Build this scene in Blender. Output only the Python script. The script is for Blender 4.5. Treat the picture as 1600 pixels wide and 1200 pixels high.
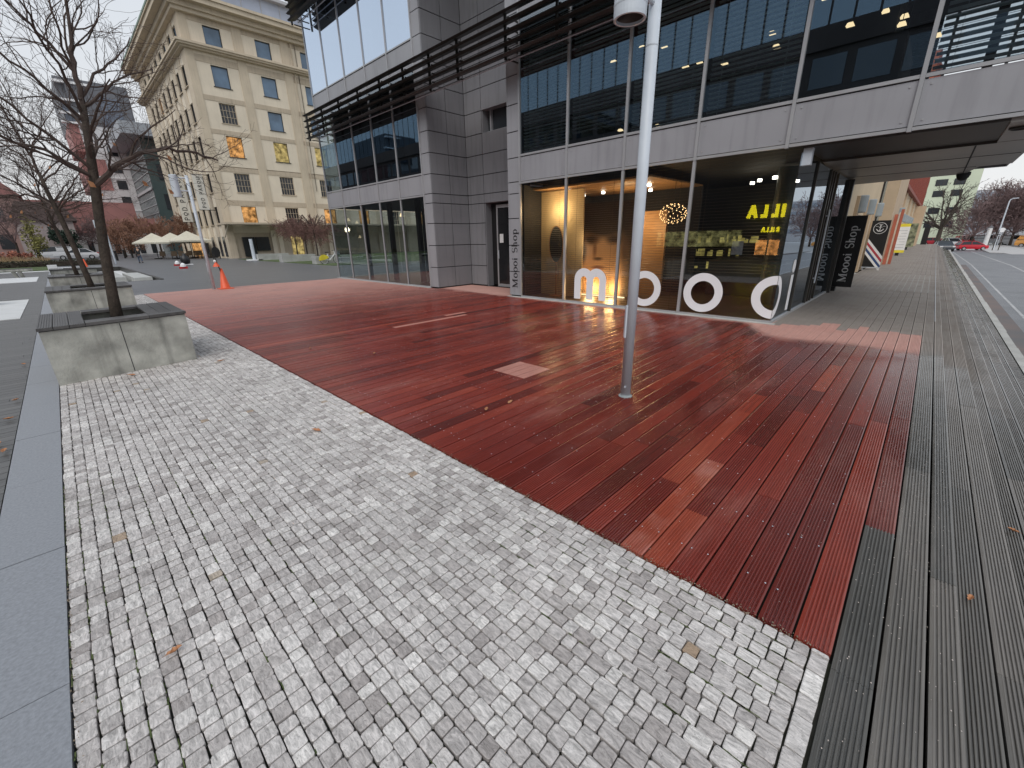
import bpy, math, random
from mathutils import Vector, Matrix
R = math.radians
C = bpy.context.scene.collection
SC = bpy.context.scene
for o in list(bpy.data.objects): bpy.data.objects.remove(o)

# ------------------------------------------------------------------ camera, sky, light, exposure
cam_d = bpy.data.cameras.new('camera'); cam = bpy.data.objects.new('camera', cam_d); C.objects.link(cam)
YAW, PITCH, ROLL = 0.769442, 0.336978, -0.019305
fw = Vector((math.cos(YAW)*math.cos(PITCH), math.sin(YAW)*math.cos(PITCH), -math.sin(PITCH)))
rt = Vector((math.sin(YAW), -math.cos(YAW), 0)); up = rt.cross(fw)
r2 = rt*math.cos(ROLL) + up*math.sin(ROLL); u2 = up*math.cos(ROLL) - rt*math.sin(ROLL)
m = Matrix((r2, u2, -fw)).transposed().to_4x4(); m.translation = Vector((0, 0, 1.7))
cam.matrix_world = m
cam_d.sensor_width = 36; cam_d.lens = 650.415/1600*36; cam_d.clip_start = 0.05; cam_d.clip_end = 3000
SC.camera = cam

SUN_EL, SUN_ROT = 52, 238
w = bpy.data.worlds.new('World'); SC.world = w; w.use_nodes = True
nt = w.node_tree; nt.nodes.clear()
N = nt.nodes.new; L = nt.links.new
sky = N('ShaderNodeTexSky'); sky.sky_type = 'NISHITA'; sky.sun_disc = False
sky.sun_elevation = R(SUN_EL); sky.sun_rotation = R(SUN_ROT); sky.dust_density = 4; sky.air_density = 1.2
tc = N('ShaderNodeTexCoord'); sep = N('ShaderNodeSeparateXYZ'); L(tc.outputs['Generated'], sep.inputs[0])
mr = N('ShaderNodeMapRange'); mr.inputs[1].default_value = -0.02; mr.inputs[2].default_value = 0.75; L(sep.outputs[2], mr.inputs[0])
cr = N('ShaderNodeValToRGB'); cr.color_ramp.elements[0].color = (1.0, 1.0, 1.0, 1); cr.color_ramp.elements[1].color = (0.575, 0.655, 0.76, 1)
L(mr.outputs[0], cr.inputs[0])
nz = N('ShaderNodeTexNoise'); nz.inputs['Scale'].default_value = 2.2; nz.inputs['Detail'].default_value = 4; L(tc.outputs['Generated'], nz.inputs[0])
mr2 = N('ShaderNodeMapRange'); mr2.inputs[3].default_value = 8.0; mr2.inputs[4].default_value = 10.9; L(nz.outputs[0], mr2.inputs[0])
vm = N('ShaderNodeVectorMath'); vm.operation = 'SCALE'; L(cr.outputs[0], vm.inputs[0]); L(mr2.outputs[0], vm.inputs['Scale'])
mx = N('ShaderNodeMixRGB'); mx.inputs[0].default_value = 0.86; L(sky.outputs[0], mx.inputs[1]); L(vm.outputs[0], mx.inputs[2])
bg = N('ShaderNodeBackground'); bg.inputs[1].default_value = 0.088; L(mx.outputs[0], bg.inputs[0])
ow = N('ShaderNodeOutputWorld'); L(bg.outputs[0], ow.inputs[0])
sd = bpy.data.lights.new('sun', 'SUN'); sd.energy = 1.5; sd.angle = R(45); sd.color = (1, 0.97, 0.93)
sun = bpy.data.objects.new('sun', sd); C.objects.link(sun)
sdir = Vector((math.sin(R(SUN_ROT))*math.cos(R(SUN_EL)), math.cos(R(SUN_ROT))*math.cos(R(SUN_EL)), math.sin(R(SUN_EL))))
sun.rotation_euler = sdir.to_track_quat('Z', 'Y').to_euler()
SC.view_settings.view_transform = 'Standard'; SC.view_settings.look = 'None'; SC.view_settings.exposure = 0.30; SC.view_settings.gamma = 1
SC.view_settings.use_curve_mapping = False
try: SC.cycles.transparent_max_bounces = 24; SC.cycles.max_bounces = 10
except Exception: pass

# ------------------------------------------------------------------ mesh builder
class MB:
    def __init__(s): s.v = []; s.f = []; s.t = []; s.tint = 0.5
    def face(s, pts):
        n = len(s.v); s.v += [tuple(p) for p in pts]; s.f.append(tuple(range(n, n+len(pts)))); s.t.append(s.tint); return s
    def box(s, x0, y0, z0, x1, y1, z1):
        if x0 > x1: x0, x1 = x1, x0
        if y0 > y1: y0, y1 = y1, y0
        if z0 > z1: z0, z1 = z1, z0
        n = len(s.v)
        s.v += [(x0,y0,z0),(x1,y0,z0),(x1,y1,z0),(x0,y1,z0),(x0,y0,z1),(x1,y0,z1),(x1,y1,z1),(x0,y1,z1)]
        for q in ((0,3,2,1),(4,5,6,7),(0,1,5,4),(1,2,6,5),(2,3,7,6),(3,0,4,7)): s.f.append(tuple(n+i for i in q)); s.t.append(s.tint)
        return s
    def obox(s, c, ax, half):      # oriented box: centre, 3 axes, half sizes
        c = Vector(c); a = [Vector(q).normalized()*h for q, h in zip(ax, half)]; n = len(s.v)
        for k in ((-1,-1,-1),(1,-1,-1),(1,1,-1),(-1,1,-1),(-1,-1,1),(1,-1,1),(1,1,1),(-1,1,1)):
            s.v.append(tuple(c + a[0]*k[0] + a[1]*k[1] + a[2]*k[2]))
        for q in ((0,3,2,1),(4,5,6,7),(0,1,5,4),(1,2,6,5),(2,3,7,6),(3,0,4,7)): s.f.append(tuple(n+i for i in q)); s.t.append(s.tint)
        return s
    def prism(s, poly, z0, z1):
        n = len(s.v); k = len(poly)
        s.v += [(p[0], p[1], z0) for p in poly] + [(p[0], p[1], z1) for p in poly]
        s.f.append(tuple(range(n+k-1, n-1, -1))); s.f.append(tuple(range(n+k, n+2*k))); s.t += [s.tint]*2
        for i in range(k): s.f.append((n+i, n+(i+1)%k, n+k+(i+1)%k, n+k+i)); s.t.append(s.tint)
        return s
    def extr(s, poly, d):          # 3D planar polygon extruded by vector d
        d = Vector(d); n = len(s.v); k = len(poly)
        s.v += [tuple(Vector(p)) for p in poly] + [tuple(Vector(p)+d) for p in poly]
        s.f.append(tuple(range(n+k-1, n-1, -1))); s.f.append(tuple(range(n+k, n+2*k))); s.t += [s.tint]*2
        for i in range(k): s.f.append((n+i, n+(i+1)%k, n+k+(i+1)%k, n+k+i)); s.t.append(s.tint)
        return s
    def tube(s, pts, rad, n=8, cap=True):
        pts = [Vector(p) for p in pts]
        if not hasattr(rad, '__len__'): rad = [rad]*len(pts)
        base = len(s.v); prev = None
        for i, p in enumerate(pts):
            d = (pts[min(i+1, len(pts)-1)] - pts[max(i-1, 0)])
            if d.length < 1e-9: d = Vector((0,0,1))
            d.normalize()
            if prev is None: a = Vector((1,0,0)) if abs(d.x) < .9 else Vector((0,1,0)); u = d.cross(a).normalized()
            else:
                u = prev - d*prev.dot(d)
                u = u.normalized() if u.length > 1e-6 else d.orthogonal().normalized()
            prev = u; v = d.cross(u)
            for k in range(n):
                a = 2*math.pi*k/n; s.v.append(tuple(p + (u*math.cos(a) + v*math.sin(a))*rad[i]))
        for i in range(len(pts)-1):
            for k in range(n):
                a = base+i*n+k; b = base+i*n+(k+1)%n; s.f.append((a, b, b+n, a+n)); s.t.append(s.tint)
        if cap:
            s.f.append(tuple(base+k for k in range(n-1, -1, -1))); e = base+(len(pts)-1)*n; s.f.append(tuple(e+k for k in range(n))); s.t += [s.tint]*2
        return s
    def lathe(s, c, prof, n=20, a0=0, a1=2*math.pi):
        base = len(s.v); full = abs(a1-a0-2*math.pi) < 1e-6; m_ = n if full else n+1
        for r, z in prof:
            for k in range(m_):
                a = a0+(a1-a0)*k/n; s.v.append((c[0]+r*math.cos(a), c[1]+r*math.sin(a), c[2]+z))
        for i in range(len(prof)-1):
            for k in range(n):
                a = base+i*m_+k; b = base+i*m_+(k+1)%m_; s.f.append((a, b, b+m_, a+m_)); s.t.append(s.tint)
        return s
    def ball(s, c, r, n=10, sz=1.0):
        return s.lathe(c, [(max(1e-4, r*math.sin(math.pi*i/(n//2+1))), -r*sz*math.cos(math.pi*i/(n//2+1))) for i in range(n//2+2)], n)
    def build(s, name, material, parent=None, smooth=False):
        off = Vector((0,0,0)); p = parent
        while p is not None: off += p.location; p = p.parent
        me = bpy.data.meshes.new(name)
        me.from_pydata([(x-off.x, y-off.y, z-off.z) for x, y, z in s.v], [], s.f)
        if len(set(s.t)) > 1:
            at = me.attributes.new('tint', 'FLOAT', 'FACE'); at.data.foreach_set('value', s.t)
        me.materials.append(material)
        if smooth: me.polygons.foreach_set('use_smooth', [True]*len(me.polygons))
        o = bpy.data.objects.new(name, me); C.objects.link(o)
        if parent is not None: o.parent = parent
        return o

def tag(o, label=None, cat=None, group=None, kind=None):
    if label: o['label'] = label
    if cat: o['category'] = cat
    if group: o['group'] = group
    if kind: o['kind'] = kind
    return o
def thing(name, label, cat, loc=(0,0,0), group=None):
    o = bpy.data.objects.new(name, None); C.objects.link(o); o.location = loc; o.empty_display_size = .2
    return tag(o, label, cat, group)
def dup(root, loc, rz=0, label=None, scale=1):
    r = root.copy(); C.objects.link(r); r.location = loc; r.rotation_euler = (0,0,rz); r.scale = (scale,)*3
    if label: r['label'] = label
    for ch in list(root.children):
        c = ch.copy(); C.objects.link(c); c.parent = r
        for g in list(ch.children):
            d = g.copy(); C.objects.link(d); d.parent = c
    return r

# ------------------------------------------------------------------ materials
def nodes(name):
    mt = bpy.data.materials.new(name); mt.use_nodes = True; t = mt.node_tree; t.nodes.clear()
    o = t.nodes.new('ShaderNodeOutputMaterial'); return mt, t, o
def V4(c): return (c[0], c[1], c[2], 1)
def P(name, col, rough=.6, metal=0., var=.12, scale=2.5, bump=0., bscale=60., spec=.5, stretch=None, col2=None, tint=False, streak=0., cells=0.):
    mt, t, o = nodes(name); n = t.nodes.new; l = t.links.new
    b = n('ShaderNodeBsdfPrincipled'); l(b.outputs[0], o.inputs[0])
    b.inputs['Roughness'].default_value = rough; b.inputs['Metallic'].default_value = metal; b.inputs['Specular IOR Level'].default_value = spec
    g = n('ShaderNodeNewGeometry'); src = g.outputs['Position']
    if stretch:
        mp = n('ShaderNodeMapping'); mp.inputs['Scale'].default_value = stretch; l(src, mp.inputs[0]); src = mp.outputs[0]
    nz = n('ShaderNodeTexNoise'); nz.inputs['Scale'].default_value = scale; nz.inputs['Detail'].default_value = 6; l(src, nz.inputs[0])
    rp = n('ShaderNodeValToRGB'); c2 = col2 or tuple(min(1, c*(1+var)) for c in col); c1 = col if col2 else tuple(c*(1-var) for c in col)
    rp.color_ramp.elements[0].position = .3; rp.color_ramp.elements[1].position = .7
    rp.color_ramp.elements[0].color = V4(c1); rp.color_ramp.elements[1].color = V4(c2); l(nz.outputs[0], rp.inputs[0]); outc = rp.outputs[0]
    if streak:
        mp = n('ShaderNodeMapping'); mp.inputs['Scale'].default_value = (3, 3, .25); l(g.outputs['Position'], mp.inputs[0])
        n2 = n('ShaderNodeTexNoise'); n2.inputs['Scale'].default_value = 2.5; n2.inputs['Detail'].default_value = 5; l(mp.outputs[0], n2.inputs[0])
        r2_ = n('ShaderNodeMapRange'); r2_.inputs[1].default_value = .5; r2_.inputs[2].default_value = .75; r2_.inputs[3].default_value = 1; r2_.inputs[4].default_value = 1-streak; l(n2.outputs[0], r2_.inputs[0])
        m2 = n('ShaderNodeVectorMath'); m2.operation = 'SCALE'; l(outc, m2.inputs[0]); l(r2_.outputs[0], m2.inputs['Scale']); outc = m2.outputs[0]
    if tint:
        a = n('ShaderNodeAttribute'); a.attribute_name = 'tint'
        r3 = n('ShaderNodeMapRange'); r3.inputs[3].default_value = .6; r3.inputs[4].default_value = 1.4; l(a.outputs['Fac'], r3.inputs[0])
        m3 = n('ShaderNodeVectorMath'); m3.operation = 'SCALE'; l(outc, m3.inputs[0]); l(r3.outputs[0], m3.inputs['Scale']); outc = m3.outputs[0]
    l(outc, b.inputs['Base Color'])
    if bump:
        nb = n('ShaderNodeTexNoise'); nb.inputs['Scale'].default_value = bscale; nb.inputs['Detail'].default_value = 5; l(src, nb.inputs[0])
        bp = n('ShaderNodeBump'); bp.inputs['Strength'].default_value = bump; bp.inputs['Distance'].default_value = .02; l(nb.outputs[0], bp.inputs['Height']); l(bp.outputs[0], b.inputs['Normal'])
    return mt
def EM(name, col, s, var=0.):
    mt, t, o = nodes(name); n = t.nodes.new; l = t.links.new
    e = n('ShaderNodeEmission'); e.inputs[0].default_value = V4(col); e.inputs[1].default_value = s; l(e.outputs[0], o.inputs[0])
    if var:
        g = n('ShaderNodeNewGeometry'); nz = n('ShaderNodeTexNoise'); nz.inputs['Scale'].default_value = 2.4; nz.inputs['Detail'].default_value = 3; l(g.outputs['Position'], nz.inputs[0])
        r_ = n('ShaderNodeMapRange'); r_.inputs[1].default_value = .3; r_.inputs[2].default_value = .7; r_.inputs[3].default_value = s*(1-var); r_.inputs[4].default_value = s*(1+var); l(nz.outputs[0], r_.inputs[0]); l(r_.outputs[0], e.inputs[1])
    return mt
def GL(name, tint, refl, gcol=(1,1,1), rough=0.0, wav=0.0):
    mt, t, o = nodes(name); n = t.nodes.new; l = t.links.new
    tr = n('ShaderNodeBsdfTransparent'); tr.inputs[0].default_value = V4(tint)
    gl = n('ShaderNodeBsdfGlossy'); gl.inputs['Color'].default_value = V4(gcol); gl.inputs['Roughness'].default_value = rough
    fr = n('ShaderNodeFresnel'); fr.inputs[0].default_value = 1.5
    mr_ = n('ShaderNodeMapRange'); mr_.inputs[1].default_value = .04; mr_.inputs[3].default_value = refl; mr_.inputs[4].default_value = 1; l(fr.outputs[0], mr_.inputs[0])
    mx_ = n('ShaderNodeMixShader'); l(mr_.outputs[0], mx_.inputs[0]); l(tr.outputs[0], mx_.inputs[1]); l(gl.outputs[0], mx_.inputs[2]); l(mx_.outputs[0], o.inputs[0])
    if wav:
        g = n('ShaderNodeNewGeometry'); nz = n('ShaderNodeTexNoise'); nz.inputs['Scale'].default_value = .9; l(g.outputs['Position'], nz.inputs[0])
        bp = n('ShaderNodeBump'); bp.inputs['Strength'].default_value = wav; bp.inputs['Distance'].default_value = .05; l(nz.outputs[0], bp.inputs['Height']); l(bp.outputs[0], gl.inputs['Normal'])
    return mt

def deck_mat(name, ramp, dry_sheen_ramp, drygrey):
    mt, t, o = nodes(name); n = t.nodes.new; l = t.links.new
    def math_(op, a, b=None, c=None):
        q = n('ShaderNodeMath'); q.operation = op
        for i, x in enumerate((a, b, c)):
            if x is None: continue
            if isinstance(x, (int, float)): q.inputs[i].default_value = x
            else: l(x, q.inputs[i])
        return q.outputs[0]
    def ss(x, a, b):
        q = n('ShaderNodeMapRange'); q.interpolation_type = 'SMOOTHSTEP'; q.inputs[1].default_value = a; q.inputs[2].default_value = b; l(x, q.inputs[0]); return q.outputs[0]
    b = n('ShaderNodeBsdfPrincipled'); l(b.outputs[0], o.inputs[0])
    g = n('ShaderNodeNewGeometry'); sp = n('ShaderNodeSeparateXYZ'); l(g.outputs['Position'], sp.inputs[0])
    a = n('ShaderNodeAttribute'); a.attribute_name = 'tint'
    mp = n('ShaderNodeMapping'); mp.inputs['Scale'].default_value = (1.2, 26, 6); l(g.outputs['Position'], mp.inputs[0])
    # shift the grain per board
    cmb = n('ShaderNodeCombineXYZ'); l(math_('MULTIPLY', a.outputs['Fac'], 91.0), cmb.inputs[0]); l(cmb.outputs[0], mp.inputs['Location'])
    gr = n('ShaderNodeTexNoise'); gr.inputs['Scale'].default_value = 1.6; gr.inputs['Detail'].default_value = 8; gr.inputs['Roughness'].default_value = .65; l(mp.outputs[0], gr.inputs[0])
    bl = n('ShaderNodeTexNoise'); bl.inputs['Scale'].default_value = 1.1; bl.inputs['Detail'].default_value = 5; l(g.outputs['Position'], bl.inputs[0])
    rp = n('ShaderNodeValToRGB'); rp.color_ramp.elements.remove(rp.color_ramp.elements[0])
    rp.color_ramp.elements[0].position = ramp[0][0]; rp.color_ramp.elements[0].color = V4(ramp[0][1])
    for pos, col in ramp[1:]: e = rp.color_ramp.elements.new(pos); e.color = V4(col)
    f = math_('ADD', a.outputs['Fac'], math_('MULTIPLY', math_('SUBTRACT', bl.outputs[0], .5), .45)); l(f, rp.inputs[0])
    sc = math_('MULTIPLY', math_('ADD', .55, math_('MULTIPLY', gr.outputs[0], .9)), 1.0)
    wetc = n('ShaderNodeVectorMath'); wetc.operation = 'SCALE'; l(rp.outputs[0], wetc.inputs[0]); l(sc, wetc.inputs['Scale'])
    # rain shadow: the boards stay dry under the overhang and along the facade
    wob = math_('MULTIPLY', math_('SUBTRACT', bl.outputs[0], .5), .9)
    lim = math_('ADD', 8.15, math_('MULTIPLY', ss(sp.outputs[1], 1.7, 2.6), 1.02))
    dry = ss(math_('ADD', math_('SUBTRACT', sp.outputs[0], lim), wob), -.1, .45)
    lim2 = ss(sp.outputs[1], -1.1, -.75)
    dry = math_('MULTIPLY', dry, lim2)
    sh = math_('MULTIPLY', ss(sp.outputs[1], 8.0, 19.0), math_('ADD', .48, math_('MULTIPLY', bl.outputs[0], .55)))  # far boards paled: grazing sky sheen painted into the colour, using the dry tone
    dry = math_('MAXIMUM', dry, sh)  # mask now holds the dry boards and the painted far sheen
    wn = n('ShaderNodeTexNoise'); wn.inputs['Scale'].default_value = .7; wn.inputs['Detail'].default_value = 9; wn.inputs['Roughness'].default_value = .68
    wm = n('ShaderNodeMapping'); wm.inputs['Scale'].default_value = (.6, 1.8, 1); l(g.outputs['Position'], wm.inputs[0]); l(wm.outputs[0], wn.inputs[0])
    dry = math_('MAXIMUM', dry, math_('MULTIPLY', ss(wn.outputs[0], .50, .74), .22))
    dc = n('ShaderNodeVectorMath'); dc.operation = 'SCALE'; dc.inputs[0].default_value = dry_sheen_ramp; l(math_('ADD', .7, math_('MULTIPLY', gr.outputs[0], .6)), dc.inputs['Scale'])
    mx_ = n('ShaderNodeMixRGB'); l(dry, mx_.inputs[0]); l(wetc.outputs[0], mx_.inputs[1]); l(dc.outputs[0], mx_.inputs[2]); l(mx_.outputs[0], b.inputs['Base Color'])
    rr = math_('ADD', .10, math_('MULTIPLY', ss(bl.outputs[0], .42, .75), .2)); rr = math_('ADD', rr, math_('MULTIPLY', dry, .4)); l(rr, b.inputs['Roughness'])
    l(math_('SUBTRACT', .5, math_('MULTIPLY', dry, .3)), b.inputs['Specular IOR Level'])
    fine = n('ShaderNodeTexNoise'); fine.inputs['Scale'].default_value = 9; fine.inputs['Detail'].default_value = 6; l(mp.outputs[0], fine.inputs[0])
    bp = n('ShaderNodeBump'); bp.inputs['Strength'].default_value = .22; bp.inputs['Distance'].default_value = .004; l(fine.outputs[0], bp.inputs['Height']); l(bp.outputs[0], b.inputs['Normal'])
    return mt

def cobble_mat():
    mt, t, o = nodes('cobble_stone'); n = t.nodes.new; l = t.links.new
    b = n('ShaderNodeBsdfPrincipled'); l(b.outputs[0], o.inputs[0]); b.inputs['Roughness'].default_value = .62; b.inputs['Specular IOR Level'].default_value = .35
    g = n('ShaderNodeNewGeometry'); a = n('ShaderNodeAttribute'); a.attribute_name = 'tint'
    rp = n('ShaderNodeValToRGB'); els = [(0, (.25,.225,.21)), (.25, (.36,.328,.312)), (.45, (.47,.437,.418)), (.7, (.565,.533,.51)), (.9, (.65,.62,.59)), (.94, (.45,.39,.32)), (1, (.36,.26,.18))]
    rp.color_ramp.elements[0].position = 0; rp.color_ramp.elements[0].color = V4(els[0][1]); rp.color_ramp.elements[1].position = 1; rp.color_ramp.elements[1].color = V4(els[-1][1])
    for p_, c_ in els[1:-1]: e = rp.color_ramp.elements.new(p_); e.color = V4(c_)
    l(a.outputs['Fac'], rp.inputs[0])
    # veins running differently in every stone
    cmb = n('ShaderNodeCombineXYZ'); q = n('ShaderNodeMath'); q.operation = 'MULTIPLY'; q.inputs[1].default_value = 173.; l(a.outputs['Fac'], q.inputs[0]); l(q.outputs[0], cmb.inputs[2]); l(q.outputs[0], cmb.inputs[0])
    mp = n('ShaderNodeMapping'); mp.inputs['Scale'].default_value = (1, .28, 1); l(g.outputs['Position'], mp.inputs[0]); l(cmb.outputs[0], mp.inputs['Location']); mp.inputs['Rotation'].default_value = (0, 0, .6)
    nz = n('ShaderNodeTexNoise'); nz.inputs['Scale'].default_value = 60; nz.inputs['Detail'].default_value = 7; nz.inputs['Roughness'].default_value = .7; nz.inputs['Distortion'].default_value = 1.2; l(mp.outputs[0], nz.inputs[0])
    r_ = n('ShaderNodeMapRange'); r_.inputs[1].default_value = .3; r_.inputs[2].default_value = .7; r_.inputs[3].default_value = .42; r_.inputs[4].default_value = 1.36; l(nz.outputs[0], r_.inputs[0])
    big = n('ShaderNodeTexNoise'); big.inputs['Scale'].default_value = .8; big.inputs['Detail'].default_value = 4; l(g.outputs['Position'], big.inputs[0])
    rb = n('ShaderNodeMapRange'); rb.inputs[1].default_value = .3; rb.inputs[2].default_value = .7; rb.inputs[3].default_value = .95; rb.inputs[4].default_value = 1.2; l(big.outputs[0], rb.inputs[0])
    mm = n('ShaderNodeMath'); mm.operation = 'MULTIPLY'; l(r_.outputs[0], mm.inputs[0]); l(rb.outputs[0], mm.inputs[1])
    s_ = n('ShaderNodeVectorMath'); s_.operation = 'SCALE'; l(rp.outputs[0], s_.inputs[0]); l(mm.outputs[0], s_.inputs['Scale']); l(s_.outputs[0], b.inputs['Base Color'])
    sk_ = n('ShaderNodeTexNoise'); sk_.inputs['Scale'].default_value = 210; sk_.inputs['Detail'].default_value = 3; l(g.outputs['Position'], sk_.inputs[0])
    rk = n('ShaderNodeMapRange'); rk.inputs[1].default_value = .60; rk.inputs[2].default_value = .72; rk.inputs[3].default_value = 1; rk.inputs[4].default_value = .55; l(sk_.outputs[0], rk.inputs[0])
    s2 = n('ShaderNodeVectorMath'); s2.operation = 'SCALE'; l(s_.outputs[0], s2.inputs[0]); l(rk.outputs[0], s2.inputs['Scale'])
    st = n('ShaderNodeTexNoise'); st.inputs['Scale'].default_value = 1.7; st.inputs['Detail'].default_value = 8; st.inputs['Roughness'].default_value = .7; l(g.outputs['Position'], st.inputs[0])
    rs = n('ShaderNodeMapRange'); rs.inputs[1].default_value = .56; rs.inputs[2].default_value = .76; rs.inputs[3].default_value = 0; rs.inputs[4].default_value = .45; l(st.outputs[0], rs.inputs[0])
    ms = n('ShaderNodeMixRGB'); ms.inputs[2].default_value = (.26,.24,.21,1); l(rs.outputs[0], ms.inputs[0]); l(s2.outputs[0], ms.inputs[1]); l(ms.outputs[0], b.inputs['Base Color'])
    bp = n('ShaderNodeBump'); bp.inputs['Strength'].default_value = .8; bp.inputs['Distance'].default_value = .006; l(nz.outputs[0], bp.inputs['Height']); l(bp.outputs[0], b.inputs['Normal'])
    return mt

M = {}
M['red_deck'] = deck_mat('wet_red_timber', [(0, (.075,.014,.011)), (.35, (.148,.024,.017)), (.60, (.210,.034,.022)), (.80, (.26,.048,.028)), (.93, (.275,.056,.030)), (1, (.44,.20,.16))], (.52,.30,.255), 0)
M['grey_deck'] = deck_mat('weathered_grey_timber', [(0, (.056,.055,.050)), (.45, (.098,.092,.082)), (1, (.175,.156,.137))], (.27,.24,.215), 0)
M['cobble'] = cobble_mat()
M['joint'] = P('dirt_and_moss_joint', (.10,.095,.088), .95, col2=(.06,.065,.035), scale=3)
M['granite'] = P('grey_granite', (.24,.25,.27), .5, var=.15, scale=90, bump=.15, bscale=300)
M['asphalt'] = P('asphalt', (.085,.088,.092), .65, var=.18, scale=1.2, bump=.3, bscale=250)
M['plaza'] = P('grey_plaza_boards', (.115,.118,.125), .42, var=.25, scale=1.5, stretch=(.25, 5, 1))
M['left_deck'] = P('grey_boardwalk', (.075,.072,.068), .42, var=.3, scale=1.5, stretch=(.6, 14, 1), tint=True)
M['white_slab'] = P('pale_stone', (.62,.62,.61), .6, var=.06)
M['panel'] = P('grey_cladding_panel', (.235,.235,.25), .42, var=.08, scale=.8, streak=.22)
M['panel_pale'] = P('pale_grey_cladding_panel', (.33,.33,.35), .42, var=.07, scale=.8, streak=.16)
M['joint_dark'] = P('shadow_gap', (.02,.02,.022), .8)
M['mullion'] = P('aluminium_mullion', (.42,.42,.43), .4, metal=.3, var=.05)
M['darkmetal'] = P('dark_bronze_metal', (.035,.032,.028), .45, var=.2)
M['black'] = P('black_metal', (.012,.012,.013), .45)
M['silver'] = P('grey_painted_steel', (.56,.605,.66), .45, metal=0, var=.05, scale=6, streak=.06)
M['concrete'] = P('board_cast_concrete', (.38,.375,.335), .8, var=.38, scale=3.4, bump=.35, bscale=40, streak=.42)
M['concrete_lt'] = P('pale_concrete', (.42,.42,.40), .8, var=.15, scale=2)
M['soffit'] = P('soffit_panel', (.24,.225,.21), .4, var=.12, scale=1.2, stretch=(1,.4,1))
M['soffit_dark'] = P('dark_soffit_recess', (.035,.03,.027), .5)
M['slat_wood'] = P('weathered_seat_boards', (.085,.08,.078), .5, var=.25, scale=3, stretch=(3,20,1), tint=True)
M['bark'] = P('dark_bark', (.055,.041,.031), .9, var=.35, scale=14, bump=.8, bscale=50)
M['twig'] = P('bare_twigs', (.075,.052,.043), .85, var=.3, scale=8)
M['twig_red'] = P('reddish_bare_twigs', (.16,.085,.07), .9, var=.3, scale=3)
M['twig_brown'] = P('rust_brown_twigs', (.25,.135,.09), .9, var=.35, scale=2)
M['twig_grey'] = P('grey_violet_twigs', (.185,.125,.12), .9, var=.3, scale=2)
M['leaf'] = P('fallen_leaf', (.33,.13,.05), .7, var=.4, scale=12, col2=(.48,.24,.12))
M['soil'] = P('dark_soil', (.02,.016,.012), .95)
M['grass'] = P('winter_lawn', (.07,.10,.03), .9, var=.35, scale=1.2, bump=.6, bscale=80)
M['hedge'] = P('dark_hedge_leaves', (.035,.035,.018), .9, var=.5, scale=6, tint=True)
M['drygrass'] = P('dry_ornamental_grass', (.34,.24,.13), .9, var=.3, scale=5, tint=True)
M['greenbush'] = P('yellow_green_leaves', (.20,.19,.06), .9, var=.4, scale=2, tint=True)
M['evergreen'] = P('evergreen_leaves', (.025,.045,.03), .9, var=.4, scale=2, tint=True)
M['glass_clear'] = GL('clear_shop_glass', (.90,.92,.91), .09)
M['glass_lobby'] = GL('lobby_glass', (.90,.95,.93), .16, (.92,.97,1), wav=.03)
M['glass_dark'] = GL('tinted_office_glass', (.58,.66,.70), .22, (.85,.93,1))
M['glass_mirror'] = GL('mirror_coated_glass', (.10,.12,.14), .80, (.74,.85,1), wav=.02)
M['glass_ghost'] = GL('window_glass', (.5,.55,.6), .35, (.8,.9,1))
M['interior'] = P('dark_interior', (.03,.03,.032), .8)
M['floor_in'] = P('interior_floor', (.10,.08,.06), .4)
M['white_vinyl'] = P('white_vinyl_letters', (.84,.84,.86), .5, var=.02)
M['black_ink'] = P('black_letters', (.015,.015,.017), .5)
M['cream'] = P('cream_render', (.56,.475,.36), .85, var=.08, scale=.7, streak=.14)
M['cream_lt'] = P('pale_cream_render', (.70,.615,.49), .85, var=.06, scale=.7, streak=.08)
M['cream_dk'] = P('tan_stone_band', (.49,.41,.31), .85, var=.08, scale=.7, streak=.2)
M['copper'] = P('verdigris_gutter', (.20,.27,.22), .7)
M['cone'] = P('orange_plastic', (.72,.10,.03), .45, var=.08)
M['white'] = P('white_paint', (.78,.78,.78), .5, var=.05)
M['red'] = P('red_paint', (.52,.03,.03), .4, var=.1)
M['yellow'] = P('yellow_plastic', (.75,.62,.05), .45)
M['parasol'] = P('cream_canvas', (.60,.57,.47), .8, var=.06)
M['brick'] = P('red_brick_cladding', (.42,.12,.07), .8, var=.2, scale=1.5)
M['brickpink'] = P('pink_red_panels', (.37,.17,.155), .7, var=.15, scale=.5)
M['whitewall'] = P('white_facade', (.62,.61,.61), .8, var=.06, scale=.4)
M['greyroof'] = P('dark_grey_cladding', (.13,.135,.15), .6, var=.1, scale=.3)
M['palegreen'] = P('pale_green_render', (.60,.66,.50), .85, var=.05, scale=.3)
M['ochre'] = P('ochre_render', (.58,.46,.31), .85, var=.06, scale=.8, streak=.1)
M['win_dark'] = GL('far_dark_panes', (.05,.06,.07), .30, (.7,.85,1))
M['win_blue'] = GL('far_sky_panes', (.08,.12,.18), .55, (.55,.75,1))
M['pane_dark'] = P('dark_pane', (.03,.034,.04), .15, var=.3, scale=.4)
M['pane_blue'] = P('sky_blue_pane', (.13,.20,.29), .08, var=.35, scale=.5)
M['lit_orange'] = EM('lit_room_orange', (1,.50,.17), .46, .75)
M['lit_yellow'] = EM('lit_room_yellow', (.85,.66,.26), .34, .8)
M['lamp_warm'] = EM('warm_lamp', (1,.72,.40), 1.7)
M['lamp_white'] = EM('white_spot', (1,.93,.80), 7)
M['bulb'] = EM('filament_bulb', (1,.62,.28), 3)
M['sign_yellow'] = EM('backlit_yellow_letters', (1,.86,.02), 5)
M['wood_warm'] = P('warm_slatted_wood', (.40,.22,.10), .5, var=.2, scale=3, stretch=(1,1,8))
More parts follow.
